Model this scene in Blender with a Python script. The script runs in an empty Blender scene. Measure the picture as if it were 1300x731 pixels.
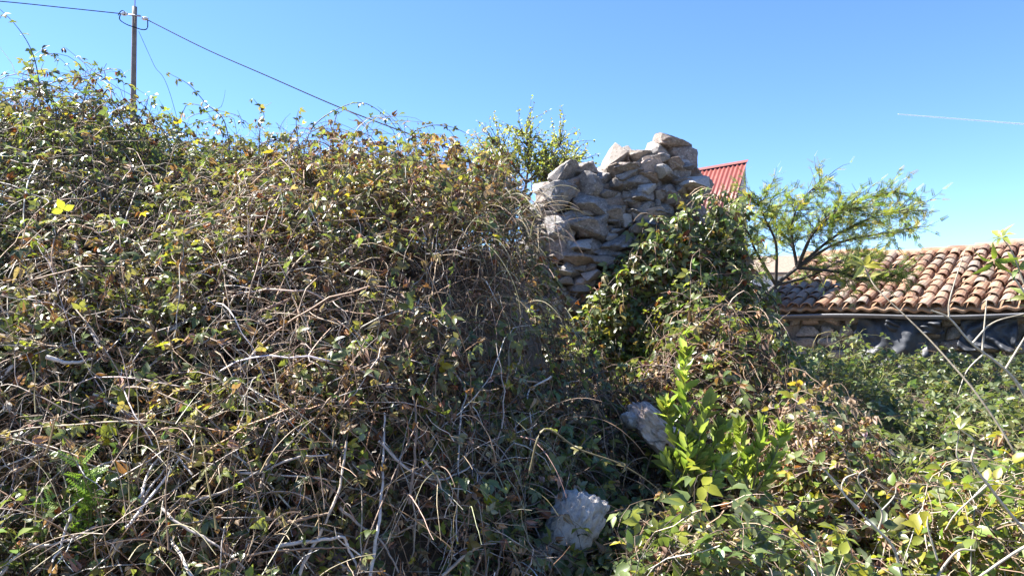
import bpy, math, random
import numpy as np
from mathutils import Vector, Matrix

rng = np.random.default_rng(7)
random.seed(7)
scene = bpy.context.scene
COL = scene.collection

# ------------------------------------------------------------------ camera
FPX, CX, CY = 928.0, 650.0, 365.5          # focal length and centre in photo pixels
PITCH = math.radians(2.8)
CAM_Z = 1.6
cam_data = bpy.data.cameras.new('camera')
cam_data.sensor_width = 36.0
cam_data.lens = 36.0 * FPX / 1300.0
cam_data.clip_start = 0.05
cam_data.clip_end = 60000
cam = bpy.data.objects.new('camera', cam_data)
COL.objects.link(cam)
cam.location = (0, 0, CAM_Z)
cam.rotation_euler = (math.radians(90) + PITCH, 0, 0)
scene.camera = cam

# ------------------------------------------------------------------ world, sun, exposure
SUN_AZ = math.radians(-73)                 # from +Y (view direction) towards -X (left)
SUN_EL = math.radians(53)
world = bpy.data.worlds.new('World')
scene.world = world
world.use_nodes = True
wn, wl = world.node_tree.nodes, world.node_tree.links
wn.clear()
w_out = wn.new('ShaderNodeOutputWorld')
w_bg = wn.new('ShaderNodeBackground')
w_bg.inputs['Strength'].default_value = 0.071
sky = wn.new('ShaderNodeTexSky')
sky.sky_type = 'NISHITA'
sky.sun_disc = False
sky.sun_elevation = SUN_EL
sky.sun_rotation = SUN_AZ
sky.altitude = 1200
sky.air_density = 1.0
sky.dust_density = 0.1
sky.ozone_density = 6.0
w_hs = wn.new('ShaderNodeHueSaturation')
w_hs.inputs['Hue'].default_value = .507
w_hs.inputs['Saturation'].default_value = 1.1
wl.new(sky.outputs['Color'], w_hs.inputs['Color'])
wl.new(w_hs.outputs['Color'], w_bg.inputs['Color'])
wl.new(w_bg.outputs[0], w_out.inputs['Surface'])

sun_data = bpy.data.lights.new('sun', 'SUN')
sun_data.energy = 5.0
sun_data.angle = math.radians(0.53)
sun_data.color = (1.0, 0.95, 0.88)
sun = bpy.data.objects.new('sun', sun_data)
COL.objects.link(sun)
sdir = Vector((math.sin(SUN_AZ) * math.cos(SUN_EL), math.cos(SUN_AZ) * math.cos(SUN_EL), math.sin(SUN_EL)))
sun.rotation_euler = sdir.to_track_quat('Z', 'Y').to_euler()
sun.location = (-20, 5, 20)

scene.view_settings.view_transform = 'Standard'
scene.view_settings.look = 'None'
scene.view_settings.gamma = 1.0
scene.view_settings.exposure = 2.2
scene.view_settings.use_curve_mapping = False

# ------------------------------------------------------------------ helpers
def P(px, py, Y):
    """photo pixel at depth Y metres -> world point"""
    u = (px - CX) / FPX
    v = (CY - py) / FPX
    yy = math.cos(PITCH) - v * math.sin(PITCH)
    zz = math.sin(PITCH) + v * math.cos(PITCH)
    s = Y / yy
    return np.array((u * s, Y, CAM_Z + zz * s))

def project(p):
    """world points (N,3) -> photo pixels (N,2), depth"""
    y = p[:, 1]; z = p[:, 2] - CAM_Z
    d = y * math.cos(PITCH) + z * math.sin(PITCH)
    w = -y * math.sin(PITCH) + z * math.cos(PITCH)
    d = np.maximum(d, 0.01)
    return CX + FPX * p[:, 0] / d, CY - FPX * w / d, d

def tag(o, label=None, cat=None, group=None, kind=None):
    if label: o['label'] = label
    if cat: o['category'] = cat
    if group: o['group'] = group
    if kind: o['kind'] = kind
    return o

def empty(name, loc, label=None, cat=None, group=None):
    o = bpy.data.objects.new(name, None)
    o.empty_display_size = 0.1
    COL.objects.link(o)
    o.location = tuple(loc)
    return tag(o, label, cat, group)

def make_mesh(name, verts, faces, mat, col=None, smooth=True):
    """faces: (F,k) int array, all of one size (or list of such arrays)"""
    verts = np.ascontiguousarray(verts, dtype=np.float32)
    if not isinstance(faces, list): faces = [faces]
    faces = [np.asarray(f, dtype=np.int32) for f in faces if len(f)]
    me = bpy.data.meshes.new(name)
    me.vertices.add(len(verts))
    me.vertices.foreach_set('co', verts.ravel())
    nl = sum(f.size for f in faces); nf = sum(len(f) for f in faces)
    me.loops.add(nl)
    me.loops.foreach_set('vertex_index', np.concatenate([f.ravel() for f in faces]))
    me.polygons.add(nf)
    starts = []; o = 0
    for f in faces:
        starts.append(np.arange(len(f), dtype=np.int32) * f.shape[1] + o); o += f.size
    me.polygons.foreach_set('loop_start', np.concatenate(starts).astype(np.int32))
    me.polygons.foreach_set('use_smooth', np.full(nf, smooth, dtype=bool))
    if col is not None:
        a = me.color_attributes.new('col', 'FLOAT_COLOR', 'POINT')
        c = np.ones((len(verts), 4), dtype=np.float32); c[:, :3] = col
        a.data.foreach_set('color', c.ravel())
    me.update(calc_edges=True)
    if mat: me.materials.append(mat)
    return me

def add_obj(name, me, parent=None, loc=None):
    o = bpy.data.objects.new(name, me)
    COL.objects.link(o)
    if parent: 
        o.parent = parent
        o.matrix_parent_inverse = Matrix.Translation(-Vector(parent.location)) if parent.parent is None and parent.type == 'EMPTY' else Matrix.Identity(4)
    if loc is not None: o.location = tuple(loc)
    return o

def _hash(ix, iy, seed):
    h = (ix.astype(np.int64) * 374761393 + iy.astype(np.int64) * 668265263 + seed * 1442695041) & 0x7fffffff
    h = ((h ^ (h >> 13)) * 1274126177) & 0x7fffffff
    return ((h ^ (h >> 16)) & 0xffff) / 65535.0

def vnoise(x, y, scale, seed=0):
    x = np.asarray(x) / scale; y = np.asarray(y) / scale
    ix = np.floor(x); iy = np.floor(y)
    fx = x - ix; fy = y - iy
    fx = fx * fx * (3 - 2 * fx); fy = fy * fy * (3 - 2 * fy)
    a = _hash(ix, iy, seed); b = _hash(ix + 1, iy, seed)
    c = _hash(ix, iy + 1, seed); d = _hash(ix + 1, iy + 1, seed)
    return (a * (1 - fx) + b * fx) * (1 - fy) + (c * (1 - fx) + d * fx) * fy - 0.5

def nrm(v):
    return v / np.maximum(np.linalg.norm(v, axis=-1, keepdims=True), 1e-9)

def sstep(a, b, x):
    t = np.clip((x - a) / (b - a), 0, 1)
    return t * t * (3 - 2 * t)

# ------------------------------------------------------------------ terrain and the top of the growth
def G(x, y):
    return 0.6 * sstep(2, 9, y) + 0.06 * vnoise(x, y, 1.7, 5)

_cx = np.array([-9, -4.2, -3.08, -2.61, -2.13, -1.56, -1.0, -.52, -.14, .14, .33, .6, .95, 1.4, 1.9])
_cz = np.array([2.7, 2.72, 2.72, 2.76, 2.58, 2.40, 2.38, 2.42, 2.40, 1.85, 1.25, 1.15, .9, .6, .0])
_px = np.array([725, 835, 590])
DENTS = []                                  # (x, y, radius, depth)
def H(x, y):
    x = np.asarray(x, float); y = np.asarray(y, float)
    g = G(x, y)
    zc = np.interp(x + .24 * sstep(-.9, -.2, x) * (1 - sstep(3.1, 4.3, y)), _cx, _cz)
    yf = 2.1 + 0.25 * sstep(-1, 1, x) + 0.25 * vnoise(x, y * 0, .9, 3)
    yc = 4.4 + 0.3 * vnoise(x, y * 0, 1.3, 9)
    t = np.clip((y - yf) / (yc - yf), 0, 1)
    prof = 1 - (1 - t) ** 1.9
    back = 1 - 0.75 * sstep(5.4, 8.0, y)
    main = np.maximum(zc - g, 0) * prof * back
    def bump(cx, cy, rx, ry, z, p=2.0):
        q = ((x - cx) / rx) ** 2 + ((y - cy) / ry) ** 2
        return np.maximum(z - G(cx, cy), 0) * np.exp(-q ** p * 0.7)
    parts = [main,
             bump(1.75, 6.7, .8, .95, 1.85),
             bump(1.25, 5.0, 0.6, 0.7, 1.22),
             bump(0.78, 2.85, 0.6, 0.5, 0.62),
             bump(1.62, 3.9, 0.36, 0.42, 0.84),
             bump(2.35, 3.3, 0.7, 0.5, 0.66),
             bump(3.6, 3.6, 0.8, 0.6, 0.66),
             bump(4.3, 9.3, .6, .5, 1.3), bump(5.6, 8.9, .6, .6, 1.0),
             0.32 * sstep(1.9, 2.8, y) * (1 - sstep(14, 20, y)) * sstep(-.5, .6, x)]
    k = 9.0
    m = sum(np.exp(np.clip(k * p, 0, 60)) for p in parts)
    h = np.log(m / len(parts) + 1e-9) / k
    h = np.maximum(h, 0)
    h = np.maximum(h, np.maximum.reduce(parts) * 0.98)
    amp = np.clip(h / 0.8, 0, 1)
    h = h + amp * (0.44 * vnoise(x, y, .8, 11) + 0.27 * vnoise(x, y, .36, 12) + .10 * vnoise(x, y, .16, 13))
    for (dx, dy, dr, dd) in DENTS:
        h = h - dd * np.exp(-((x - dx) ** 2 + (y - dy) ** 2) / dr ** 2)
    return g + np.maximum(h, 0.02)

ROCK_A = P(728, 650, 2.95)       # pale crumbling boulder
ROCK_B = P(838, 548, 3.9)        # white rock under the laurel
HOLE = P(592, 700, 2.45)
_h1, _h2, _h3 = P(235, 330, 3.9), P(420, 700, 2.4), P(520, 640, 2.6)
DENTS += [(_h1[0], _h1[1], .42, .35), (_h2[0], _h2[1], .18, .25), (_h3[0], _h3[1], .2, .22), (ROCK_A[0] + .03, ROCK_A[1] - .14, .15, .3), (ROCK_B[0], ROCK_B[1] - .28, .28, .38), (HOLE[0], HOLE[1], .2, .45)]

def Hgrad(x, y):
    e = 0.03
    gx = (H(x + e, y) - H(x - e, y)) / (2 * e)
    gy = (H(x, y + e) - H(x, y - e)) / (2 * e)
    return np.clip(gx, -4, 4), np.clip(gy, -4, 4)

def hit(px, py, off=0.05, ymin=1.6, ymax=9):
    """where the line of sight meets the top of the growth, moved a little outwards"""
    for Y in np.arange(ymin, ymax, 0.03):
        p = P(px, py, Y)
        if p[2] < H(p[0], p[1]):
            return P(px, py, Y - off)
    return P(px, py, 4.2)

# ------------------------------------------------------------------ materials
def mat_new(name):
    m = bpy.data.materials.new(name)
    m.use_nodes = True
    nt = m.node_tree
    return m, nt.nodes, nt.links, nt.nodes['Principled BSDF'], nt.nodes['Material Output']

def ramp(nodes, stops, interp='LINEAR'):
    r = nodes.new('ShaderNodeValToRGB')
    r.color_ramp.interpolation = interp
    el = r.color_ramp.elements
    while len(el) < len(stops): el.new(0.5)
    for e, (p, c) in zip(el, stops):
        e.position = p; e.color = (*c, 1)
    return r

def noise(nodes, links, scale, detail=6, rough=.6, coord='Object', dist=0.0):
    tc = nodes.new('ShaderNodeTexCoord')
    n = nodes.new('ShaderNodeTexNoise')
    n.inputs['Scale'].default_value = scale
    n.inputs['Detail'].default_value = detail
    n.inputs['Roughness'].default_value = rough
    n.inputs['Distortion'].default_value = dist
    links.new(tc.outputs[coord], n.inputs['Vector'])
    return n

def mixc(nodes, links, fac, a, b, mode='MIX'):
    m = nodes.new('ShaderNodeMix'); m.data_type = 'RGBA'; m.blend_type = mode
    for s, v in ((m.inputs[0], fac), (m.inputs[6], a), (m.inputs[7], b)):
        if isinstance(v, (int, float)): s.default_value = v
        elif isinstance(v, tuple): s.default_value = (*v, 1)
        else: links.new(v, s)
    return m.outputs[2]

def leaf_material(name, rough, transl, under):
    m, n, l, b, out = mat_new(name)
    at = n.new('ShaderNodeAttribute'); at.attribute_name = 'col'
    nz = noise(n, l, 60, 3)
    r = ramp(n, [(0.3, (.75, .75, .75)), (0.7, (1.2, 1.2, 1.2))])
    l.new(nz.outputs[0], r.inputs[0])
    c = mixc(n, l, 1.0, at.outputs['Color'], r.outputs[0], 'MULTIPLY')
    geo = n.new('ShaderNodeNewGeometry')
    pale = mixc(n, l, under, c, (.30, .33, .24))
    cc = mixc(n, l, geo.outputs['Backfacing'], c, pale)
    l.new(cc, b.inputs['Base Color'])
    b.inputs['Roughness'].default_value = rough
    b.inputs['Specular IOR Level'].default_value = 0.55
    tr = n.new('ShaderNodeBsdfTranslucent')
    tc = mixc(n, l, 1.0, c, (1.3, 1.35, .6), 'MULTIPLY')
    l.new(tc, tr.inputs['Color'])
    ms = n.new('ShaderNodeMixShader'); ms.inputs[0].default_value = transl
    l.new(b.outputs[0], ms.inputs[1]); l.new(tr.outputs[0], ms.inputs[2])
    l.new(ms.outputs[0], out.inputs['Surface'])
    return m

M = {}
M['leaf'] = leaf_material('bramble_leaf', .36, .42, .6)
M['acacia'] = leaf_material('acacia_leaf', .5, .5, .3)
M['laurel'] = leaf_material('laurel_leaf', .25, .45, .15)
M['dead_leaf'] = leaf_material('dead_leaf', .7, .25, .2)

def bark_material(name, rough=.65):
    m, n, l, b, out = mat_new(name)
    at = n.new('ShaderNodeAttribute'); at.attribute_name = 'col'
    nz = noise(n, l, 45, 5)
    r = ramp(n, [(0.3, (.6, .58, .56)), (0.7, (1.25, 1.25, 1.25))])
    l.new(nz.outputs[0], r.inputs[0])
    c = mixc(n, l, 1.0, at.outputs['Color'], r.outputs[0], 'MULTIPLY')
    l.new(c, b.inputs['Base Color'])
    b.inputs['Roughness'].default_value = rough
    bp = n.new('ShaderNodeBump'); bp.inputs['Strength'].default_value = .3; bp.inputs['Distance'].default_value = .003
    l.new(nz.outputs[0], bp.inputs['Height']); l.new(bp.outputs[0], b.inputs['Normal'])
    return m
M['cane'] = bark_material('cane_bark')
M['grass'] = bark_material('dry_grass', .5)

def stone_material(name, dark, mid, light, lichen, lich_amt=.6, scale=5.0):
    m, n, l, b, out = mat_new(name)
    at = n.new('ShaderNodeObjectInfo')
    n1 = noise(n, l, scale, 10, .68)
    r1 = ramp(n, [(.28, dark), (.5, mid), (.72, light)])
    l.new(n1.outputs[0], r1.inputs[0])
    # warm and cool stones
    rw = ramp(n, [(0, (1.12, .95, .88)), (.5, (1, 1, 1)), (1, (.92, .97, 1.05))])
    l.new(at.outputs['Random'], rw.inputs[0])
    c = mixc(n, l, 1.0, r1.outputs[0], rw.outputs[0], 'MULTIPLY')
    n2 = noise(n, l, scale * 2.6, 6, .7, dist=.6)
    r2 = ramp(n, [(.55, (0, 0, 0)), (.62, (1, 1, 1))])
    l.new(n2.outputs[0], r2.inputs[0])
    mf = n.new('ShaderNodeMath'); mf.operation = 'MULTIPLY'; mf.inputs[1].default_value = lich_amt
    l.new(r2.outputs[0], mf.inputs[0])
    c2 = mixc(n, l, mf.outputs[0], c, lichen)
    n3 = noise(n, l, scale * 1.3, 5, .6)
    r3 = ramp(n, [(.56, (0, 0, 0)), (.66, (.75, .75, .75))])
    l.new(n3.outputs[0], r3.inputs[0])
    c3 = mixc(n, l, r3.outputs[0], c2, (dark[0] * .5, dark[1] * .52, dark[2] * .42))
    l.new(c3, b.inputs['Base Color'])
    b.inputs['Roughness'].default_value = .88
    bp = n.new('ShaderNodeBump'); bp.inputs['Strength'].default_value = .7; bp.inputs['Distance'].default_value = .03
    n4 = noise(n, l, scale * 4, 12, .7)
    l.new(n4.outputs[0], bp.inputs['Height']); l.new(bp.outputs[0], b.inputs['Normal'])
    return m
M['stone'] = stone_material('lichened_granite', (.10, .09, .082), (.23, .205, .185), (.36, .32, .29), (.50, .49, .44), .85, 4.0)
M['stone_pale'] = stone_material('pale_stone', (.30, .28, .25), (.42, .39, .36), (.52, .49, .45), (.55, .54, .50), .4)
M['stone_warm'] = stone_material('warm_stone', (.13, .11, .09), (.26, .215, .175), (.38, .32, .265), (.46, .44, .39), .6)
M['chalk'] = stone_material('white_rock', (.22, .19, .16), (.50, .455, .40), (.66, .62, .56), (.66, .64, .60), .5, 3.2)

def simple(name, c1, c2, scale, rough, bump=.3, metal=0, coord='Object'):
    m, n, l, b, out = mat_new(name)
    nz = noise(n, l, scale, 8, .65, coord)
    r = ramp(n, [(.3, c1), (.7, c2)])
    l.new(nz.outputs[0], r.inputs[0]); l.new(r.outputs[0], b.inputs['Base Color'])
    b.inputs['Roughness'].default_value = rough; b.inputs['Metallic'].default_value = metal
    bp = n.new('ShaderNodeBump'); bp.inputs['Strength'].default_value = bump; bp.inputs['Distance'].default_value = .02
    l.new(nz.outputs[0], bp.inputs['Height']); l.new(bp.outputs[0], b.inputs['Normal'])
    return m
M['soil'] = simple('leaf_litter_soil', (.05, .036, .024), (.15, .11, .075), 9, .95, .8)
M['core'] = simple('rubble_mortar', (.09, .08, .07), (.24, .21, .185), 12, .95, 1.0)
M['plaster'] = simple('weathered_render', (.30, .29, .27), (.48, .46, .43), 5, .9, .4)
M['white_wall'] = simple('white_render', (.62, .61, .58), (.75, .74, .71), 3, .85, .2)
M['gutter'] = simple('grey_gutter', (.10, .10, .11), (.17, .17, .18), 6, .35, .1, .4)
M['wood'] = simple('weathered_pole_wood', (.10, .085, .075), (.20, .175, .155), 8, .8, .4)
M['metal'] = simple('galvanised_steel', (.28, .28, .29), (.4, .4, .41), 10, .45, .1, .8)
M['cable'] = simple('black_cable', (.012, .012, .013), (.02, .02, .02), 10, .9, .0)
M['cable'].node_tree.nodes['Principled BSDF'].inputs['Specular IOR Level'].default_value = .1
M['ceramic'] = simple('insulator_ceramic', (.5, .5, .5), (.65, .65, .65), 10, .2, .02)
M['tarp'] = simple('black_plastic', (.016, .019, .026), (.045, .05, .06), 7, .55, .3)

def tile_material():
    m, n, l, b, out = mat_new('clay_tile')
    oi = n.new('ShaderNodeObjectInfo')
    r0 = ramp(n, [(0, (.15, .075, .045)), (.3, (.24, .12, .065)), (.55, (.30, .165, .09)), (.8, (.27, .18, .13)), (1, (.20, .155, .12))])
    l.new(oi.outputs['Random'], r0.inputs[0])
    n1 = noise(n, l, 14, 8, .7)
    r1 = ramp(n, [(.3, (.6, .58, .56)), (.7, (1.2, 1.2, 1.2))])
    l.new(n1.outputs[0], r1.inputs[0])
    c = mixc(n, l, 1.0, r0.outputs[0], r1.outputs[0], 'MULTIPLY')
    tcw = n.new('ShaderNodeNewGeometry')
    n2 = n.new('ShaderNodeTexNoise'); n2.inputs['Scale'].default_value = 7; n2.inputs['Detail'].default_value = 8; n2.inputs['Roughness'].default_value = .75
    l.new(tcw.outputs['Position'], n2.inputs['Vector'])
    r2 = ramp(n, [(.48, (0, 0, 0)), (.62, (.8, .8, .8))])
    l.new(n2.outputs[0], r2.inputs[0])
    c2 = mixc(n, l, r2.outputs[0], c, (.25, .20, .145))
    l.new(c2, b.inputs['Base Color'])
    b.inputs['Roughness'].default_value = .85
    bp = n.new('ShaderNodeBump'); bp.inputs['Strength'].default_value = .4; bp.inputs['Distance'].default_value = .01
    l.new(n1.outputs[0], bp.inputs['Height']); l.new(bp.outputs[0], b.inputs['Normal'])
    return m
M['tile'] = tile_material()

def red_metal():
    m, n, l, b, out = mat_new('red_painted_sheet')
    n1 = noise(n, l, 3, 8, .7)
    r = ramp(n, [(.3, (.13, .032, .024)), (.55, (.17, .042, .032)), (.75, (.20, .075, .052))])
    l.new(n1.outputs[0], r.inputs[0]); l.new(r.outputs[0], b.inputs['Base Color'])
    b.inputs['Roughness'].default_value = .5
    return m
M['red'] = red_metal()

def contrail_mat():
    m, n, l, b, out = mat_new('vapour')
    b.inputs['Base Color'].default_value = (.9, .9, .9, 1); b.inputs['Roughness'].default_value = 1
    tr = n.new('ShaderNodeBsdfTransparent')
    nz = noise(n, l, .004, 4, .6, 'Object')
    lw = n.new('ShaderNodeLayerWeight'); lw.inputs[0].default_value = .5
    r = ramp(n, [(.0, (.55, .55, .55)), (.9, (0, 0, 0))])
    l.new(lw.outputs['Facing'], r.inputs[0])
    ms = n.new('ShaderNodeMixShader')
    l.new(r.outputs[0], ms.inputs[0])
    l.new(tr.outputs[0], ms.inputs[1]); l.new(b.outputs[0], ms.inputs[2])
    l.new(ms.outputs[0], out.inputs['Surface'])
    return m
M['vapour'] = contrail_mat()

# ------------------------------------------------------------------ geometry kits
def tubes(pts, rad, sides=4):
    """pts (N,K,3), rad (N,K) -> verts, quads"""
    N, K, _ = pts.shape
    t = np.empty_like(pts)
    t[:, 1:-1] = pts[:, 2:] - pts[:, :-2]
    t[:, 0] = pts[:, 1] - pts[:, 0]; t[:, -1] = pts[:, -1] - pts[:, -2]
    t = nrm(t)
    ref = np.where(np.abs(t[..., 2:3]) > .9, np.array([1., 0, 0]), np.array([0, 0, 1.]))
    b = nrm(np.cross(t, ref)); n = np.cross(b, t)
    a = np.linspace(0, 2 * math.pi, sides, endpoint=False)
    v = pts[:, :, None, :] + rad[:, :, None, None] * (np.cos(a)[None, None, :, None] * b[:, :, None, :] + np.sin(a)[None, None, :, None] * n[:, :, None, :])
    base = (np.arange(N) * K * sides)[:, None, None] + (np.arange(K - 1) * sides)[None, :, None]
    j = np.arange(sides)[None, None, :]; j2 = (np.arange(sides) + 1)[None, None, :] % sides
    f = np.stack([base + j, base + j2, base + sides + j2, base + sides + j], -1).reshape(-1, 4)
    return v.reshape(-1, 3), f

def cat_rom(ctrl, K):
    c = np.asarray(ctrl, float)
    c = np.vstack([2 * c[0] - c[1], c, 2 * c[-1] - c[-2]])
    ts = np.linspace(0, len(c) - 3 - 1e-6, K)
    i = np.floor(ts).astype(int); f = (ts - i)[:, None]
    p0, p1, p2, p3 = c[i], c[i + 1], c[i + 2], c[i + 3]
    return .5 * (2 * p1 + (p2 - p0) * f + (2 * p0 - 5 * p1 + 4 * p2 - p3) * f ** 2 + (3 * p1 - p0 - 3 * p2 + p3) * f ** 3)

def leaflet(L=1.0, W=.62, fold=.12, curl=.10, ovate=.38):
    """8 vertices, 8 triangles: folded along the midrib, tip bent down. Grows along +x, normal +z"""
    xs = [0, ovate * .55, ovate * 1.35, 1.0]
    ws = [0, .40 * W, .46 * W, 0]
    v = [(0, 0, 0)]
    for i in (1, 2):
        z = -curl * xs[i] ** 2
        v += [(xs[i] * L, ws[i] * L, z * L + fold * ws[i]), (xs[i] * L, 0, z * L), (xs[i] * L, -ws[i] * L, z * L + fold * ws[i])]
    v.append((L, 0, -curl * L * 1.5))
    f = [(0, 2, 1), (0, 3, 2), (1, 2, 5), (1, 5, 4), (2, 3, 6), (2, 6, 5), (4, 5, 7), (5, 6, 7)]
    return np.array(v, float), np.array(f, int)

def xform(v, ang=0, off=(0, 0, 0), tilt=0, scale=1.0):
    R = np.array(Matrix.Rotation(ang, 3, 'Z') @ Matrix.Rotation(tilt, 3, 'Y'))
    return (v * scale) @ R.T + np.array(off)

def leaflet_lo(W=.62, fold=.12, curl=.10, ovate=.38):
    """6 vertices, 4 triangles: the same outline, folded along the midrib"""
    x1, x2 = ovate * .55, ovate * 1.35
    v = [(0, 0, 0), (x1, .40 * W, fold * .4 * W - curl * x1 * x1), (x2, .46 * W, fold * .46 * W - curl * x2 * x2),
         (1, 0, -curl * 1.2), (x2, -.46 * W, fold * .46 * W - curl * x2 * x2), (x1, -.40 * W, fold * .4 * W - curl * x1 * x1)]
    return np.array(v, float), np.array([(0, 2, 1), (0, 3, 2), (0, 4, 3), (0, 5, 4)], int)

def compound(spec, W=.62, fold=.35, curl=.15, ovate=.38, lo=False):
    lv, lf = leaflet_lo(W, fold, curl, ovate) if lo else leaflet(1.0, W, fold, curl, ovate)
    V, F = [], []
    for (ang, off, sc, tilt) in spec:
        F.append(lf + sum(len(q) for q in V)); V.append(xform(lv, ang, off, tilt, sc))
    return np.vstack(V), np.vstack(F)

R_ = math.radians
_tri = [(0, (.35, 0, 0), 1.0, .15), (R_(75), (.3, .03, 0), .85, .1), (R_(-75), (.3, -.03, 0), .85, .25)]
TRI = compound(_tri)
TRI_LO = compound(_tri, lo=True)
QUIN = compound([(0, (.4, 0, 0), 1.0, .2), (R_(48), (.33, .02, 0), .9, .1), (R_(-48), (.33, -.02, 0), .9, .15),
                 (R_(105), (.25, .02, 0), .7, .2), (R_(-105), (.25, -.02, 0), .7, .2)], W=.55)
SINGLE = compound([(0, (0.05, 0, 0), 1.0, .1)], W=.72)
LANCE = compound([(0, (0.03, 0, 0), 1.0, .1)], W=.34, curl=.3)
LAUREL = compound([(0, (0.05, 0, 0), 1.0, -.05)], W=.46, curl=-.02, fold=.55, ovate=.42)
_dead = [(0, (.1, 0, 0), .9, .6), (R_(60), (.1, .02, 0), .7, .9), (R_(-60), (.1, -.02, 0), .75, .8)]
DEAD = compound(_dead, W=.45, fold=1.1, curl=.5)
DEAD_LO = compound(_dead, W=.45, fold=1.1, curl=.5, lo=True)
def pinnate(n=7, l=.32, w=.36):
    spec = []
    for i in range(n):
        x = .12 + .85 * i / n
        spec += [(R_(68), (x, .01, 0), l * (1 - .4 * i / n), .1), (R_(-68), (x, -.01, 0), l * (1 - .4 * i / n), .1)]
    V, F = [], []
    dv = np.array([(0, 0, 0), (.5, w * .5, 0), (1, 0, -.05), (.5, -w * .5, 0)]); df = np.array([(0, 3, 2), (0, 2, 1)])
    for (a, o, s, t) in spec:
        F.append(df + 4 * len(V)); V.append(xform(dv, a, o, t, s))
    b = 4 * len(V)
    V.append(np.array([(0, .012, 0), (0, -.012, 0), (.98, 0, -.02)])); F.append(np.array([(b, b + 1, b + 2)]))
    return np.vstack(V), np.vstack(F)
PINN = pinnate(9, .24, .42)

def frames(axis, normal):
    """orthonormal frames: x along axis, z near normal -> (N,3,3) with columns x,y,z"""
    x = nrm(axis)
    y = nrm(np.cross(normal, x))
    z = np.cross(x, y)
    return np.stack([x, y, z], -1)

def scatter(template, pos, fr, size, col, jitter=.0):
    tv, tf = template
    N = len(pos)
    v = np.einsum('nij,kj->nki', fr, tv) * size[:, None, None] + pos[:, None, :]
    f = (tf[None] + (np.arange(N) * len(tv))[:, None, None]).reshape(-1, 3)
    c = np.repeat(col, len(tv), axis=0)
    return v.reshape(-1, 3), f, c

def palette(n, cols, weights, var=.18, hue=.07):
    cols = np.array(cols, float); w = np.array(weights, float); w /= w.sum()
    i = rng.choice(len(cols), n, p=w)
    c = cols[i] * (1 + rng.normal(0, var, (n, 1))) * (1 + rng.normal(0, hue, (n, 3)))
    return np.clip(c, .004, .75)

def emit_leaves(root, sets, n_ind, stuff_name='leaves', leaf_name='leaf'):
    """sets: list of (template, pos, fr, size, col, material key). The n_ind showing largest become objects of their own"""
    total = sum(len(s[1]) for s in sets)
    for si, (tp, pos, fr, size, col, mk) in enumerate(sets):
        n = len(pos)
        if not n: continue
        want = int(round(n_ind * n / total)) if total else 0
        sel = np.zeros(n, bool)
        if want:
            px, py, d = project(pos)
            inside = (px > 5) & (px < 1295) & (py > 5) & (py < 726)
            out = pos[:, 2] - H(pos[:, 0], pos[:, 1])
            score = size / d * (1 + 2.0 * np.clip(out, -.2, .3)) * inside * (1 + .3 * rng.random(n))
            idx = np.argsort(-score)[:want]
            sel[idx[score[idx] > 0]] = True
        if sel.any():
            nv = 7
            cs = col[sel]
            pick = cs[rng.choice(len(cs), nv)]
            meshes = []
            for k in range(nv):
                tv = tp[0].copy()
                tv[:, 2] *= rng.uniform(.5, 1.6); tv[:, 1] *= rng.uniform(.85, 1.1)
                meshes.append(make_mesh(leaf_name, tv, tp[1], M[mk], np.repeat(pick[k:k + 1], len(tv), 0)))
            T = Matrix.Translation(-Vector(root.location))
            for i in np.flatnonzero(sel):
                k = int(np.argmin(((pick - col[i]) ** 2).sum(1) * rng.uniform(.6, 1.4, nv)))
                o = bpy.data.objects.new(leaf_name, meshes[k])
                COL.objects.link(o)
                o.parent = root
                o.matrix_parent_inverse = T
                mw = Matrix(np.vstack([np.hstack([fr[i] * size[i], pos[i][:, None]]), [0, 0, 0, 1]]).tolist())
                o.matrix_basis = mw
        rest = ~sel
        if rest.any():
            lo = TRI_LO if tp is TRI else DEAD_LO if tp is DEAD else tp      # beyond the largest ones
            v, f, c = scatter(lo, pos[rest], fr[rest], size[rest], col[rest])
            o = add_obj(stuff_name, make_mesh(stuff_name, v, f, M[mk], c), root)
            o['kind'] = 'stuff'

def sim_canes(starts, dirs, steps, step, target=.08, band=.12, grav=.05, wander=.22, follow=.5, taper_up=0.0, pull=None):
    """grow canes that arch over and cling to the top of the growth"""
    N = len(starts)
    pts = np.empty((N, steps, 3)); p = starts.copy(); d = nrm(dirs)
    tgt = target + band * rng.normal(0, 1, N)
    w = rng.normal(0, 1, (N, 3))
    st = step * rng.uniform(.7, 1.3, N)[:, None]
    for k in range(steps):
        pts[:, k] = p
        gx, gy = Hgrad(p[:, 0], p[:, 1])
        n = np.stack([-gx, -gy, np.ones(N)], -1); ln = np.linalg.norm(n, axis=1); n /= ln[:, None]
        dist = (p[:, 2] - H(p[:, 0], p[:, 1])) / ln
        corr = np.clip((tgt - dist) / .15, -1, 1)
        vn = (d * n).sum(1)
        d = d + n * (follow * (corr - vn))[:, None] * .55
        w = .75 * w + .65 * rng.normal(0, 1, (N, 3))
        d = d + w * wander * .35
        d[:, 2] -= grav
        if pull is not None: d = d + pull * .06
        d = nrm(d)
        p = p + d * st
    return pts

def surface_normal(p):
    gx, gy = Hgrad(p[:, 0], p[:, 1])
    return nrm(np.stack([-gx, -gy, np.ones(len(p))], -1))

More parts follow.
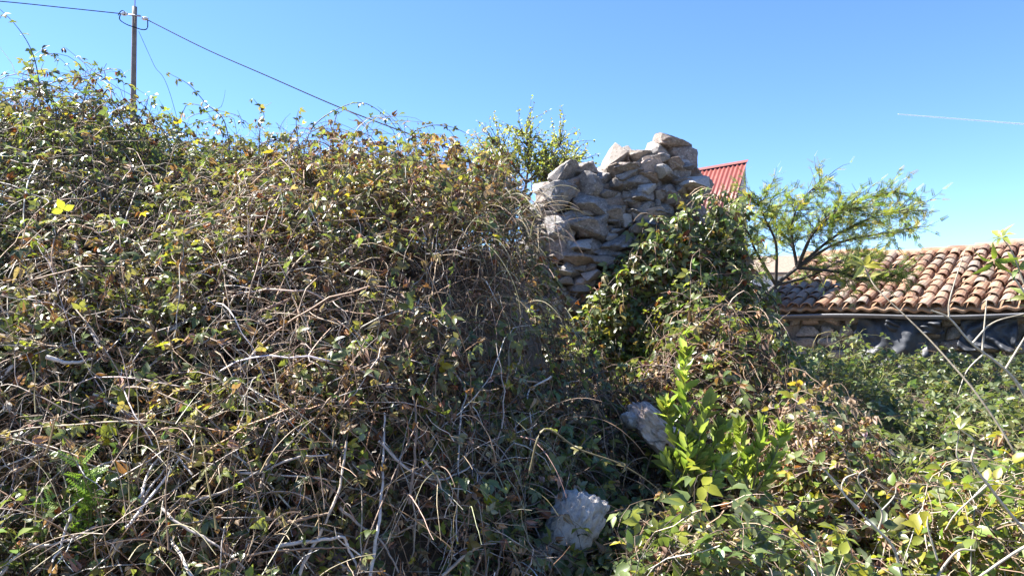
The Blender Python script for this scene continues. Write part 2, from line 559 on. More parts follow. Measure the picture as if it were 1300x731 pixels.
def leaves_on(pts, prob, size, up=.55, out=.55, rnd=.55, kmin=1, stand=.03):
    """leaf frames at cane nodes"""
    N, K, _ = pts.shape
    cl = np.clip(1 + 2.2 * vnoise(pts[..., 0] + .6 * pts[..., 2], pts[..., 1] - .8 * pts[..., 2], .3, 21) + 1.4 * vnoise(pts[..., 0] - .5 * pts[..., 2], pts[..., 1] + pts[..., 2], .9, 22), .05, 2.2)
    m = rng.random((N, K)) < (prob if np.isscalar(prob) else prob[:, None]) * cl
    m[:, :kmin] = False
    i, k = np.nonzero(m)
    p = pts[i, k]
    k2 = np.minimum(k + 1, K - 1); k1 = np.maximum(k - 1, 0)
    t = nrm(pts[i, k2] - pts[i, k1] + 1e-6)
    n = surface_normal(p)
    nn = nrm(n * out + np.array([0, 0, 1.]) * up + rng.normal(0, rnd, p.shape))
    ax = rng.normal(0, 1, p.shape)
    ax = ax - (ax * t).sum(1, keepdims=True) * t * .7
    ax = nrm(ax) + .5 * n + np.array([0, 0, -.25])
    ax = nrm(ax - (ax * nn).sum(1, keepdims=True) * nn * .8)
    s = size * np.clip(rng.lognormal(0, .25, len(p)), .5, 1.5)
    pos = p + rng.normal(0, .006, p.shape)
    return pos, frames(ax, nn), s, i

print('helpers ready')

# ================================================================== THE SETTING
def axis_grid(lo, hi, step, far_lo, far_hi):
    mid = np.arange(lo, hi + 1e-6, step)
    a = [lo]; s = step
    while a[-1] > far_lo: s *= 1.5; a.append(a[-1] - s)
    b = [hi]; s = step
    while b[-1] < far_hi: s *= 1.5; b.append(b[-1] + s)
    return np.concatenate([np.array(a[1:])[::-1], mid, np.array(b[1:])])
gxs = axis_grid(-7, 8, .09, -6000, 6000); gys = axis_grid(.5, 10, .09, -400, 9000)
GX, GY = np.meshgrid(gxs, gys)
core = H(GX, GY) - .42  # raised core added inside the thickets to stop light passing through
GZ = np.maximum(G(GX, GY), core)
GZ = np.where((np.abs(GX) < 12) & (GY < 14) & (GY > 0), GZ, G(GX, GY))
nx, ny = len(gxs), len(gys)
ii = (np.arange(ny - 1)[:, None] * nx + np.arange(nx - 1)[None, :]).ravel()
gf = np.stack([ii, ii + 1, ii + nx + 1, ii + nx], -1)
ground = add_obj('ground', make_mesh('ground', np.stack([GX.ravel(), GY.ravel(), GZ.ravel()], -1), gf, M['soil']))
tag(ground, 'dark earth bank and soil under the brambles', 'ground', kind='structure')

# ------------------------------------------------------------------ stones
import bmesh
_bm = bmesh.new(); bmesh.ops.create_icosphere(_bm, subdivisions=3, radius=1.0)
_bm.verts.ensure_lookup_table()
ICO4 = (np.array([v.co[:] for v in _bm.verts]), np.array([[v.index for v in f.verts] for f in _bm.faces])); _bm.free()
_bm = bmesh.new(); bmesh.ops.create_icosphere(_bm, subdivisions=5, radius=1.0)
_bm.verts.ensure_lookup_table()
ICO5 = (np.array([v.co[:] for v in _bm.verts]), np.array([[v.index for v in f.verts] for f in _bm.faces])); _bm.free()
_bm = bmesh.new(); bmesh.ops.create_icosphere(_bm, subdivisions=2, radius=1.0)
_bm.verts.ensure_lookup_table()
ICO2 = (np.array([v.co[:] for v in _bm.verts]), np.array([[v.index for v in f.verts] for f in _bm.faces])); _bm.free()

def rock_shape(seed, ico=ICO4, planes=24, rough=.06, box=.4):
    r = np.random.default_rng(seed)
    v = ico[0].copy()
    v = np.sign(v) * np.abs(v) ** box * .86             # towards a block
    for _ in range(planes):
        n = nrm(r.normal(0, 1, 3)); o = r.uniform(.5, .85)
        d = v @ n - o
        v = v - np.maximum(d, 0)[:, None] * n
    ph = r.uniform(0, 6.28, (10, 3)); fq = r.normal(0, 1, (10, 3)) * np.linspace(2, 9, 10)[:, None]
    nz = sum(np.sin(v @ fq[k] + ph[k, 0]) / (1 + k * .55) for k in range(10))
    v = v * (1 + rough * nz[:, None] * .5)
    fq2 = r.normal(0, 1, (14, 3)) * np.linspace(9, 26, 14)[:, None]; p2 = r.uniform(0, 6.28, 14)
    v = v * (1 + rough * .11 * sum(np.sin(v @ fq2[k] + p2[k] + 2 * np.sin(v @ fq2[k - 3] * .5)) for k in range(14))[:, None])
    return v, ico[1]

def hull_rock(seed, n=17, cuts=2, rough=.035):
    r = np.random.default_rng(seed)
    p = r.uniform(-1, 1, (n, 3)); k = np.argmax(np.abs(p), 1)
    p[np.arange(n), k] = np.sign(p[np.arange(n), k]) * r.uniform(.75, 1.0, n)
    p *= np.where(np.linalg.norm(p, axis=1, keepdims=True) > 1.3, .82, .95)
    b = bmesh.new()
    vs = [b.verts.new(q) for q in p]
    res = bmesh.ops.convex_hull(b, input=vs)
    bmesh.ops.delete(b, geom=[g for g in set(res['geom_interior'] + res['geom_unused']) if isinstance(g, bmesh.types.BMVert)], context='VERTS')
    bmesh.ops.bevel(b, geom=b.edges[:], offset=.05, segments=1, affect='EDGES')
    bmesh.ops.triangulate(b, faces=b.faces[:])
    bmesh.ops.subdivide_edges(b, edges=[e for e in b.edges if e.calc_length() > .3], cuts=cuts, use_grid_fill=True)
    bmesh.ops.triangulate(b, faces=b.faces[:])
    b.verts.ensure_lookup_table()
    v = np.array([q.co[:] for q in b.verts]); f = np.array([[q.index for q in t.verts] for t in b.faces]); b.free()
    fq = r.normal(0, 1, (9, 3)) * np.linspace(3, 14, 9)[:, None]; ph = r.uniform(0, 6.28, 9)
    v = v * (1 + rough * sum(np.sin(v @ fq[q] + ph[q]) for q in range(9))[:, None] / 2)
    return v, f
ROCKS = [hull_rock(100 + i) for i in range(14)]
ROCKS_SM = [hull_rock(500 + i, 13, 1, .03) for i in range(14)]
ROCKS_LO = [rock_shape(300 + i, ICO2, 9, .05, .3) for i in range(8)]

# ------------------------------------------------------------------ ruined wall
RUIN_Y = 6.9
ruin = empty('ruined_stone_wall', P(800, 400, RUIN_Y), 'ruined dry stone wall of large grey boulders topped by a jutting slab', 'ruin')
stones = []     # photo x, y, width, height, roll in degrees, depth offset, material
def zs(lst, ox, oy, sc):
    for (zx, zy, w, h, rot, dy, mk) in lst:
        stones.append((ox + zx / sc, oy + zy / sc, w / sc, h / sc, rot, dy, mk))
zs([(965, 100, 290, 92, 14, .0, 'stone'), (1108, 140, 84, 60, 20, .05, 'stone'),
    (540, 240, 270, 140, -56, .05, 'stone_warm'), (650, 195, 110, 110, -30, .3, 'stone'),
    (745, 195, 150, 110, -5, -.02, 'stone_warm'), (880, 210, 300, 190, 8, .1, 'stone'),
    (1040, 225, 240, 180, 12, .12, 'stone'), (640, 305, 250, 170, -12, -.08, 'stone_warm'),
    (815, 320, 230, 220, 10, .02, 'stone'), (640, 420, 300, 160, -10, -.02, 'stone'),
    (790, 430, 200, 220, 5, -.03, 'stone'), (150, 355, 250, 150, -22, -.12, 'stone'),
    (290, 335, 210, 130, -8, -.02, 'stone'), (460, 385, 190, 130, 10, .0, 'stone'),
    (330, 455, 300, 190, 8, -.1, 'stone'), (120, 510, 260, 200, 0, -.15, 'stone'),
    (420, 590, 380, 190, 16, -.12, 'stone'), (560, 515, 220, 170, 5, -.02, 'stone'),
    (690, 520, 150, 140, 0, -.1, 'stone_warm'), (240, 612, 90, 46, -4, -.24, 'stone_pale'),
    (980, 345, 240, 190, 10, .05, 'stone'), (1110, 310, 180, 190, 0, .15, 'stone'),
    (1140, 450, 180, 220, 0, .15, 'stone'), (930, 500, 240, 210, 0, .03, 'stone'),
    (1050, 560, 220, 200, 0, .06, 'stone'), (760, 640, 180, 200, 0, -.08, 'stone'),
    (520, 665, 210, 160, 10, -.1, 'stone_warm'), (900, 680, 240, 180, 0, 0, 'stone'),
    (1080, 720, 240, 200, 0, .05, 'stone')], 690, 165, 6.09)
zs([(205, 322, 70, 50, 0, -.2, 'stone_pale'), (300, 370, 170, 72, -3, -.22, 'stone_pale'), (195, 398, 74, 100, 5, -.2, 'stone_pale'),
    (265, 462, 210, 130, 8, -.18, 'stone_warm'), (395, 405, 170, 150, 6, -.14, 'stone'), (470, 505, 200, 84, 8, -.17, 'stone_warm'),
    (385, 555, 130, 56, 0, -.18, 'stone'), (372, 610, 140, 74, -8, -.2, 'stone_pale'), (290, 560, 100, 62, 20, -.18, 'stone'),
    (500, 275, 110, 100, 0, -.06, 'stone'), (512, 342, 100, 74, 5, -.08, 'stone_warm'), (330, 255, 290, 180, 12, -.12, 'stone'),
    (120, 235, 230, 200, 0, -.14, 'stone'), (100, 420, 200, 190, 0, -.1, 'stone'), (560, 440, 160, 130, 0, .05, 'stone'),
    (620, 330, 150, 180, 0, .06, 'stone'), (700, 460, 220, 150, 0, .05, 'stone'), (860, 420, 240, 160, 0, .05, 'stone'),
    (1020, 480, 260, 180, 0, .08, 'stone'), (560, 600, 220, 140, 0, .03, 'stone'), (760, 610, 230, 160, 0, .05, 'stone'),
    (980, 640, 240, 160, 0, .08, 'stone'), (150, 580, 200, 130, 0, -.08, 'stone'), (-40, 330, 200, 190, 0, -.05, 'stone'),
    (-60, 150, 200, 200, 0, .05, 'stone'), (-70, 520, 200, 190, 0, -.03, 'stone')], 690, 250, 6.09)
rr = np.random.default_rng(5)
for i in range(9):
    for j in range(4):
        stones.append((530 + 20 * i + rr.uniform(-4, 4), 335 - i * 2.2 + j * 24, 27, 27, rr.uniform(-8, 8), rr.uniform(-.05, .05), 'stone'))
# lower courses, hidden behind the growth, and the inner face of the wall behind
for j in range(4):
    for i in range(8):
        stones.append((690 + 27 * i + rr.uniform(-5, 5), 385 + 26 * j, 34, 30, rr.uniform(-8, 8), .02 + rr.uniform(-.05, .05), 'stone'))
for (px, py) in [(775, 215), (800, 205), (830, 200), (860, 205), (880, 235), (760, 235), (735, 245), (705, 250), (840, 235), (870, 270),
                 (800, 240), (720, 280), (760, 275), (790, 280), (830, 280), (880, 310), (840, 320), (790, 320), (740, 320), (700, 320)]:
    stones.append((px, py + 8, 42, 32, rr.uniform(-10, 10), .42 + rr.uniform(-.05, .08), 'stone'))
for _ in range(330):
    px, py = rr.uniform(690, 887), rr.uniform(200, 400)
    if py < np.interp(px, [690, 770, 800, 870, 890], [235, 232, 206, 196, 228]): continue
    q_ = rr.uniform(7, 17)
    stones.append((px, py, q_ * rr.uniform(1.2, 2.4), q_, rr.uniform(-18, 18), rr.uniform(-.17, .03), ('stone', 'stone', 'stone_warm', 'stone_pale')[int(rr.integers(4))]))
SLAB = rock_shape(77, ICO4, 10, .09, .45)
rock_me = {}
for si, (px, py, w, h, rot, dy, mk) in enumerate(stones):
    k = 99 if si == 0 else si % len(ROCKS); small = max(w, h) < 24
    if (k, mk, small) not in rock_me:
        rs = SLAB if si == 0 else ROCKS_SM[k] if small else ROCKS[k]
        rock_me[(k, mk, small)] = make_mesh('stone', rs[0], rs[1], M[mk])
        rock_me[(k, mk, small)].set_sharp_from_angle(angle=R_(24))
    Y = RUIN_Y + dy
    c = P(px, py, Y); m = Y / FPX
    o = add_obj('stone', rock_me[(k, mk, small)], ruin)
    o.location = tuple(c)
    wx, hz = w * m * .66, h * m * .66
    o.scale = (wx, max(.6 * wx, min(.26, wx * 1.2)), hz)
    o.rotation_euler = (rr.uniform(-.15, .15), R_(rot), rr.uniform(-.3, .3))
# earth and rubble heart of the wall
cv = []
outline = [(520, 480), (520, 340), (600, 325), (660, 305), (690, 255), (720, 245), (760, 240), (790, 215), (810, 205), (850, 200), (872, 225), (885, 260), (900, 480)]
for dy in (.03, .62):
    for (x, y) in outline: cv.append(P(x, y, RUIN_Y + dy))
nO = len(outline)
cf = [list(range(nO)), list(range(2 * nO - 1, nO - 1, -1))] + [[i, nO + i, nO + (i + 1) % nO, (i + 1) % nO] for i in range(nO)]
me = bpy.data.meshes.new('rubble_core'); me.from_pydata([tuple(v) for v in cv], [], cf[:2] + [c[::-1] for c in cf[2:]]); me.materials.append(M['core'])
add_obj('rubble_core', me, ruin)

# loose rocks in the undergrowth
def loose_rock(name, c, sx, sy, sz, rot, mk, seed, label):
    v, f = rock_shape(seed, ICO5, 7, .16, .75)
    r_ = np.random.default_rng(seed + 9)
    nz = np.zeros(len(v))
    for q in range(5):
        c_ = nrm(r_.normal(0, 1, (26, 3)))                       # chips and hollows of several sizes
        d_ = np.linalg.norm(v[:, None] - c_[None] * .85, axis=2)
        nz -= (np.clip(1 - d_ / (.34 - .05 * q), 0, 1) ** 1.5).sum(1) * (.09 - .012 * q)
    v = v * (1 + nz)[:, None]
    o = add_obj(name, make_mesh(name, v, f, M[mk]))
    o.location = tuple(c); o.scale = (sx, sy, sz); o.rotation_euler = rot
    return tag(o, label, 'rock')
loose_rock('boulder', ROCK_A + np.array((.0, .13, -.11)), .12, .14, .19, (.3, .4, .9), 'chalk', 41, 'pale pitted boulder half hidden behind hanging dry canes')
loose_rock('boulder', ROCK_B + np.array((0, .1, -.02)), .24, .16, .12, (0.1, .62, .2), 'chalk', 47, 'smooth white sloping rock beside the tall laurel shoot')
loose_rock('boulder', ROCK_B + np.array((-.13, .06, .05)), .075, .07, .05, (0, .1, .2), 'chalk', 48, 'fist sized white rock lying just above the larger white one')

# ------------------------------------------------------------------ box helper
def prism(name, pts, mat, parent=None, smooth=False):
    """pts: bottom ring followed by top ring (same count, same order)"""
    n = len(pts) // 2
    f = [list(range(n))[::-1], list(range(n, 2 * n))] + [[i, (i + 1) % n, n + (i + 1) % n, n + i] for i in range(n)]
    me = bpy.data.meshes.new(name); me.from_pydata([tuple(map(float, p)) for p in pts], [], f)
    me.update()
    b = bmesh.new(); b.from_mesh(me); bmesh.ops.recalc_face_normals(b, faces=b.faces); b.to_mesh(me); b.free()
    me.materials.append(mat)
    return add_obj(name, me, parent)

# ------------------------------------------------------------------ tiled house on the right
A = R_(41)
eD = np.array((math.cos(A), -math.sin(A), -.012)); dD = np.array((math.sin(A), math.cos(A), 0.0))
TH = R_(20)
uD = dD * math.cos(TH) + np.array((0, 0, math.sin(TH)))
nD = np.cross(eD, uD); nD = nD / np.linalg.norm(nD)
O0 = P(1000, 390, 11.6)
house = empty('stone_house', O0 - np.array((0, 0, 1.4)), 'low stone house with an old orange barrel tile roof', 'house')
SP, NC, NR, EXPO, TL = .2, 25, 10, .292, .42
T0 = -.5
def roofpt(t, s, h): return O0 + eD * t + uD * s + nD * (h + .022 * math.sin(2.1 * t + .8 * s) - .02 * math.sin(1.1 * t + 1))
# roof deck under the tiles, wavy like the channel tiles
dv, dn = [], NC * 8 + 1
for s in (-.04, NR * EXPO + .1):
    for h0 in (0, -.05):
        for i in range(dn):
            t = T0 - SP / 2 + i * SP / 8
            dv.append(roofpt(t, s, h0 + .018 * math.cos((t - T0) / SP * 2 * math.pi)))
q = np.arange(dn - 1)
df = np.concatenate([np.stack([q, q + 1, q + 1 + 2 * dn, q + 2 * dn], -1), np.stack([q + dn, q + 3 * dn, q + 3 * dn + 1, q + dn + 1], -1), np.stack([q, q + dn, q + dn + 1, q + 1], -1)])
deck = add_obj('channel_tiles', make_mesh('channel_tiles', np.array(dv), df, M['tile']), house)
# barrel tile
def barrel(L, r0, r1, th=.014, seg=7):
    V, F = [], []
    a = np.linspace(0, math.pi, seg)
    for x, r in ((0, r0), (L, r1)):
        for rr_ in (r, r - th):
            for q_ in a: V.append((x, rr_ * math.cos(q_), rr_ * math.sin(q_) * .82))
    n = seg
    for i in range(n - 1):
        F += [(i, i + 1, 2 * n + i + 1, 2 * n + i), (n + i, 3 * n + i, 3 * n + i + 1, n + i + 1), (i, n + i, n + i + 1, i + 1), (2 * n + i, 2 * n + i + 1, 3 * n + i + 1, 3 * n + i)]
    F += [(0, 2 * n, 3 * n, n), (n - 1, 2 * n - 1, 4 * n - 1, 3 * n - 1)]
    return np.array(V), np.array(F)
bv, bf = barrel(TL, .088, .068)
tile_me = make_mesh('tile', bv, bf, M['tile'])
tile_me.polygons.foreach_set('use_smooth', np.zeros(len(tile_me.polygons), bool))
Rf = Matrix([list(r) for r in np.stack([uD, -eD / np.linalg.norm(eD), nD], -1)])
tr = np.random.default_rng(3)
for c in range(NC):
    sag = .03 * math.sin(c * .9) + tr.uniform(-.012, .012)
    for r in range(NR):
        if tr.random() < .012: continue
        o = add_obj('tile', tile_me, house)
        p = roofpt(T0 + c * SP + tr.normal(0, .008), r * EXPO + sag - .05 + tr.normal(0, .022), .012 + .022)
        o.location = tuple(p)
        o.rotation_euler = (Rf @ Matrix.Rotation(tr.normal(0, .055), 3, 'Z') @ Matrix.Rotation(.045 + tr.normal(0, .02), 3, 'Y') @ Matrix.Rotation(tr.normal(0, .06), 3, 'X')).to_euler()
        k = tr.uniform(.95, 1.06); o.scale = (1, k, k)
rv, rf = barrel(.46, .13, .11, .016, 8)
ridge_me = make_mesh('ridge_tile', rv, rf, M['tile'], smooth=False)
Rr = Matrix([list(r) for r in np.stack([eD / np.linalg.norm(eD), dD, np.array((0, 0, 1.))], -1)])
for i in range(13):
    o = add_obj('ridge_tile', ridge_me, house)
    o.location = tuple(roofpt(T0 - .15 + i * .4, NR * EXPO + .06, .0 + tr.normal(0, .008)) + np.array((0, 0, .0)))
    o.rotation_euler = (Rr @ Matrix.Rotation(tr.normal(0, .04), 3, 'Z') @ Matrix.Rotation(tr.normal(0, .02) - .02, 3, 'Y')).to_euler()
# back roof slope
w = T0 - SP / 2; W2 = T0 + NC * SP
rg0, rg1 = roofpt(w, NR * EXPO + .08, 0), roofpt(W2, NR * EXPO + .08, 0)
bk = dD * 2.6 + np.array((0, 0, -.95)); th = np.array((0, 0, -.06))
prism('back_roof_slope', [rg0 + th, rg1 + th, rg1 + bk + th, rg0 + bk + th, rg0, rg1, rg1 + bk, rg0 + bk], M['tile'], house)
# walls
def flat(p, z): return np.array((p[0], p[1], z))
f0, f1 = roofpt(w + .12, .28, -.06), roofpt(W2 - .1, .28, -.06)
b0, b1 = f0 + dD * 5.0, f1 + dD * 5.0
tk = dD * .4
prism('front_wall', [flat(f0, .2), flat(f1, .2), flat(f1 + tk, .2), flat(f0 + tk, .2), f0 + (0, 0, -.03), f1 + (0, 0, -.03), f1 + tk + (0, 0, .06), f0 + tk + (0, 0, .06)], M['core'], house)
ap = rg0 + eD * .2 + np.array((0, 0, -.12))
prism('gable_wall', [flat(f0 + tk, .2), flat(b0, .2), b0 + (0, 0, .05), ap, f0 + tk + (0, 0, .05)] +
      [p + eD * .35 for p in [flat(f0 + tk, .2), flat(b0, .2), b0 + (0, 0, .05), ap, f0 + tk + (0, 0, .05)]], M['core'], house)
# stones of the front wall
stone_lo = {(k, mk): make_mesh('stone', ROCKS_LO[k][0], ROCKS_LO[k][1], M[mk]) for k in range(8) for mk in ('stone', 'stone_warm', 'stone_pale')}
z = .55; row = 0
while z < 1.72:
    t = w + .2; hh = tr.uniform(.14, .2)
    while t < W2 - .3:
        ln = tr.uniform(.2, .45)
        o = add_obj('stone', stone_lo[(int(tr.integers(8)), ('stone', 'stone', 'stone_warm', 'stone')[int(tr.integers(4))])], house)
        o.location = tuple(flat(O0 + eD * (t + ln / 2) + dD * .25, z + hh / 2))
        o.scale = (ln * .63, .13, hh * .64); o.rotation_euler = (0, tr.normal(0, .06), -A)
        t += ln
    z += hh
# gutter, brackets and beam
K = 40
gl = np.stack([roofpt(t, -.07, -.085) for t in np.linspace(T0 + .05, W2 - .1, K)])
an = np.linspace(math.pi, 2 * math.pi, 9)
gv = []
outd = -dD
for p in gl:
    for r_ in (.062, .054):
        for q_ in an: gv.append(p + outd * (r_ * math.cos(q_)) + np.array((0, 0, r_ * math.sin(q_))))
n9 = 9; F = []
for i in range(K - 1):
    a0 = i * 18; a1 = a0 + 18
    for j in range(8):
        F += [(a0 + j, a0 + j + 1, a1 + j + 1, a1 + j), (a0 + 9 + j, a1 + 9 + j, a1 + 10 + j, a0 + 10 + j)]
    for j in (0, 8): F.append((a0 + j, a0 + 9 + j, a1 + 9 + j, a1 + j))
gut = add_obj('gutter', make_mesh('gutter', np.array(gv), np.array(F), M['gutter']), house)
p0, p1 = roofpt(T0 + .05, .1, -.13), roofpt(W2 - .1, .1, -.13)
dz = np.array((0, 0, .1)); dd = dD * .08
prism('eave_beam', [p0 - dz, p1 - dz, p1 + dd - dz, p0 + dd - dz, p0, p1, p1 + dd, p0 + dd], M['wood'], house)

# black plastic sheets hanging under the gutter
def sheet(name, t0, t1, z0, z1, bulge, seed, label, drop=0.0):
    r = np.random.default_rng(seed)
    nu, nv = 46, 30
    V = []
    for j in range(nv):
        for i in range(nu):
            u, v = i / (nu - 1), j / (nv - 1)
            t = t0 + (t1 - t0) * (u + .05 * math.sin(6 * v + seed) * v)
            z_ = z0 + (z1 - z0) * v - drop * math.sin(math.pi * u) * (1 - v * .5) + .02 * math.sin(9 * u + 3 * v) * v
            off = bulge * (.5 + .5 * math.sin(2.2 * math.pi * u + seed)) * math.sin(math.pi * min(1, v + .15)) \
                + .035 * math.sin(17 * u + 5 * math.sin(4 * v + seed)) * (.35 + v) 
            off += .05 * float(vnoise(np.array([u * 3.0]), np.array([v * 2.0]), .35, seed)[0]) + .015 * float(vnoise(np.array([u * 3.0]), np.array([v * 2.0]), .14, seed)[0])
            V.append(flat(O0 + eD * t + dD * (.12 - .12 * v - off), 0) + np.array((0, 0, z_)))
    ii = (np.arange(nv - 1)[:, None] * nu + np.arange(nu - 1)[None]).ravel()
    o = add_obj(name, make_mesh(name, np.array(V), np.stack([ii, ii + 1, ii + nu + 1, ii + nu], -1), M['tarp']))
    md = o.modifiers.new('thickness', 'SOLIDIFY'); md.thickness = .004
    return tag(o, label, 'tarp')
sheet('plastic_sheet', 1.02, 1.95, 1.72, .95, .10, 3, 'black plastic sheet hanging in folds below the house gutter')
sheet('plastic_sheet', 1.45, 2.15, 1.71, 1.48, .14, 8, 'short gathered fold of grey black plastic tied up under the gutter', .05)
sheet('plastic_sheet', 2.35, 3.0, 1.70, 1.25, .05, 12, 'dark plastic sheet stretched over the house wall behind bare sapling branches')

# ------------------------------------------------------------------ red roofed shed behind the ruin
B = R_(34)
eB = np.array((math.cos(B), -math.sin(B), .05)); dB = np.array((math.sin(B), math.cos(B), 0))
R1 = P(949, 204, 12.4)
E1 = P(936, 247, 12.4 - .62)
rk = E1 - R1; rk = rk * 1.5
shed = empty('red_roofed_shed', flat(R1, .6), 'stone shed with a steep red corrugated metal roof behind the ruin', 'shed')
nc, Ls = 26, 2.0
cv, cf = [], []
rkn = np.cross(eB, rk); rkn = rkn / np.linalg.norm(rkn)
if rkn[2] < 0: rkn = -rkn
seg = nc * 6
for lay in (0, -.006):
    for s in (0, .5, 1.0):
        for i in range(seg + 1):
            t = i / seg
            cv.append(R1 - eB * (t * Ls) + rk * s + rkn * (lay + .012 * math.cos(t * nc * 2 * math.pi)))
ns = seg + 1
for lay in (0, 1):
    for s in range(2):
        for i in range(seg):
            a0 = lay * 3 * ns + s * ns + i
            q = (a0, a0 + 1, a0 + ns + 1, a0 + ns)
            cf.append(q if lay else q[::-1])
for i in range(seg):
    cf += [(i, i + 1, 3 * ns + i + 1, 3 * ns + i), (2 * ns + i, 5 * ns + i, 5 * ns + i + 1, 2 * ns + i + 1)]
croof = add_obj('corrugated_roof', make_mesh('corrugated_roof', np.array(cv), np.array(cf), M['red']), shed)
# ridge flashing and verge trim
fv = [R1 + rkn * .02 + eB * .02 - dB * .0, R1 - eB * Ls + rkn * .02, R1 - eB * Ls + rk * .06 + rkn * .028, R1 + eB * .02 + rk * .06 + rkn * .028]
prism('ridge_flashing', [p - rkn * .004 for p in fv] + fv, M['red'], croof)
Eb = R1 + rk
low = np.array((0, 0, -.07))
sw = [flat(R1 + dB * .06, .3), flat(Eb + dB * .18, .3), Eb + dB * .18 + low * 1.2, R1 + low + dB * .06]
prism('gable_wall', [p - eB * .05 for p in sw] + [p - eB * .3 for p in sw], M['plaster'], shed)
fw = [flat(Eb + dB * .15, .3), flat(Eb + dB * .15 - eB * Ls, .3), flat(Eb + dB * .45 - eB * Ls, .3), flat(Eb + dB * .45, .3)]
tz = Eb[2] - .02
prism('front_wall', [p - eB * .02 for p in fw] + [flat(p - eB * .02, tz - .05 * 0) for p in fw], M['core'], shed)
bw = [flat(R1 + dB * .0 - eB * .3, .3), flat(R1 - eB * Ls, .3), flat(R1 - eB * Ls + dB * .15, .3), flat(R1 - eB * .3 + dB * .15, .3)]
prism('back_wall', bw + [flat(p, R1[2] - .1) for p in bw], M['core'], shed)
z = .9
while z < tz - .1:
    t = .02; hh = tr.uniform(.13, .22)
    while t < 1.4:
        ln = tr.uniform(.16, .36)
        o = add_obj('stone', stone_lo[(int(tr.integers(8)), ('stone', 'stone_warm', 'stone_warm', 'stone_pale')[int(tr.integers(4))])], shed)
        o.location = tuple(flat(Eb + dB * .15 - eB * (t + ln / 2), z + hh / 2))
        o.scale = (ln * .63, .1, hh * .64); o.rotation_euler = (0, tr.normal(0, .06), -B)
        t += ln
    z += hh

# distant white house seen under the tree
fh = empty('white_house', flat(P(985, 380, 26), .6), 'distant white walled house with orange roof glimpsed through the tree', 'house')
q0 = flat(P(955, 380, 26), .4); xv = np.array((3.0, -.4, 0)); yv = np.array((.5, 4, 0))
ring = [q0, q0 + xv, q0 + xv + yv, q0 + yv]
prism('wall', ring + [flat(p, 3.35) for p in ring], M['white_wall'], fh)
ov = .2
ra = [flat(q0 + (-ov, -ov, 0), 3.33), flat(q0 + xv + (ov, -ov, 0), 3.33), flat(q0 + xv + yv * .5 + (ov, 0, 0), 4.1), flat(q0 + yv * .5 + (-ov, 0, 0), 4.1)]
prism('roof', ra + [p + np.array((0, 0, .08)) for p in ra], M['tile'], fh)
rb = [flat(q0 + yv + (-ov, ov, 0), 3.33), flat(q0 + xv + yv + (ov, ov, 0), 3.33), ra[2], ra[3]]
prism('roof', rb + [p + np.array((0, 0, .08)) for p in rb], M['tile'], fh)
wq = q0 + xv * .45 + np.array((0, -.03, 1.3))
prism('window', [wq, wq + xv * .25, wq + xv * .25 + (0, .06, 0), wq + (0, .06, 0)] + [p + np.array((0, 0, 1.0)) for p in (wq, wq + xv * .25, wq + xv * .25 + (0, .06, 0), wq + (0, .06, 0))], M['tarp'], fh)

# ------------------------------------------------------------------ utility pole and wires
PY = 20.0
ptop = P(171, 9, PY); pbase = flat(P(172.2, 130, PY), .5)
pole = empty('utility_pole', pbase, 'tall thin utility pole rising behind the leafy bramble thicket', 'pole')
def tube_obj(name, ctrl, r0, r1, mat, parent=None, sides=8, K=24, col=None, caps=True):
    pts = cat_rom(ctrl, K) if len(ctrl) > 2 else np.linspace(ctrl[0], ctrl[1], K)
    rad = np.linspace(r0, r1, K)
    v, f = tubes(pts[None], rad[None], sides)
    faces = [f]
    if caps:
        faces.append(np.array([list(range(sides))[::-1], [len(v) - sides + i for i in range(sides)]]))
    c = None if col is None else np.repeat(np.array([col]), len(v), 0)
    return add_obj(name, make_mesh(name, v, faces, mat, c), parent)
tube_obj('shaft', [pbase, ptop], .105, .062, M['wood'], pole, 12)
rod0 = ptop + np.array((.03, -.05, -.5))
tube_obj('lightning_rod', [rod0, rod0 + np.array((0, 0, 1.6))], .018, .014, M['metal'], pole, 6, 4)
ca = P(165, 20, PY) + np.array((0, -.06, 0)); cb = P(180, 22, PY) + np.array((0, -.06, 0))
brk = tube_obj('bracket', [ca, cb], .025, .025, M['metal'], pole, 6, 4)
for (c_, d_) in ((P(158, 18, PY - .06), 1), (P(184, 24, PY - .06), -1)):
    v, f = tubes(np.stack([c_ + np.array((x_, 0, 0)) for x_ in (-.09, -.05, 0, .05, .09)])[None], np.array([[.02, .05, .055, .05, .02]]), 10)
    add_obj('insulator', make_mesh('insulator', v, f, M['ceramic']), brk)
tube_obj('jumper_wire', [P(153, 18, PY - .1), P(152, 25, PY - .1), P(160, 31, PY - .12), P(171, 35, PY - .15), P(181, 38, PY - .12), P(187, 36, PY - .1), P(187.5, 25, PY - .1)], .014, .014, M['cable'], pole, 6, 40)
tube_obj('coil_wire', [P(150, 20, PY - .1), P(153, 15, PY - .1), P(156, 14, PY - .1), P(159, 17, PY - .1), P(157, 20, PY - .1)], .012, .012, M['cable'], pole, 6, 24)

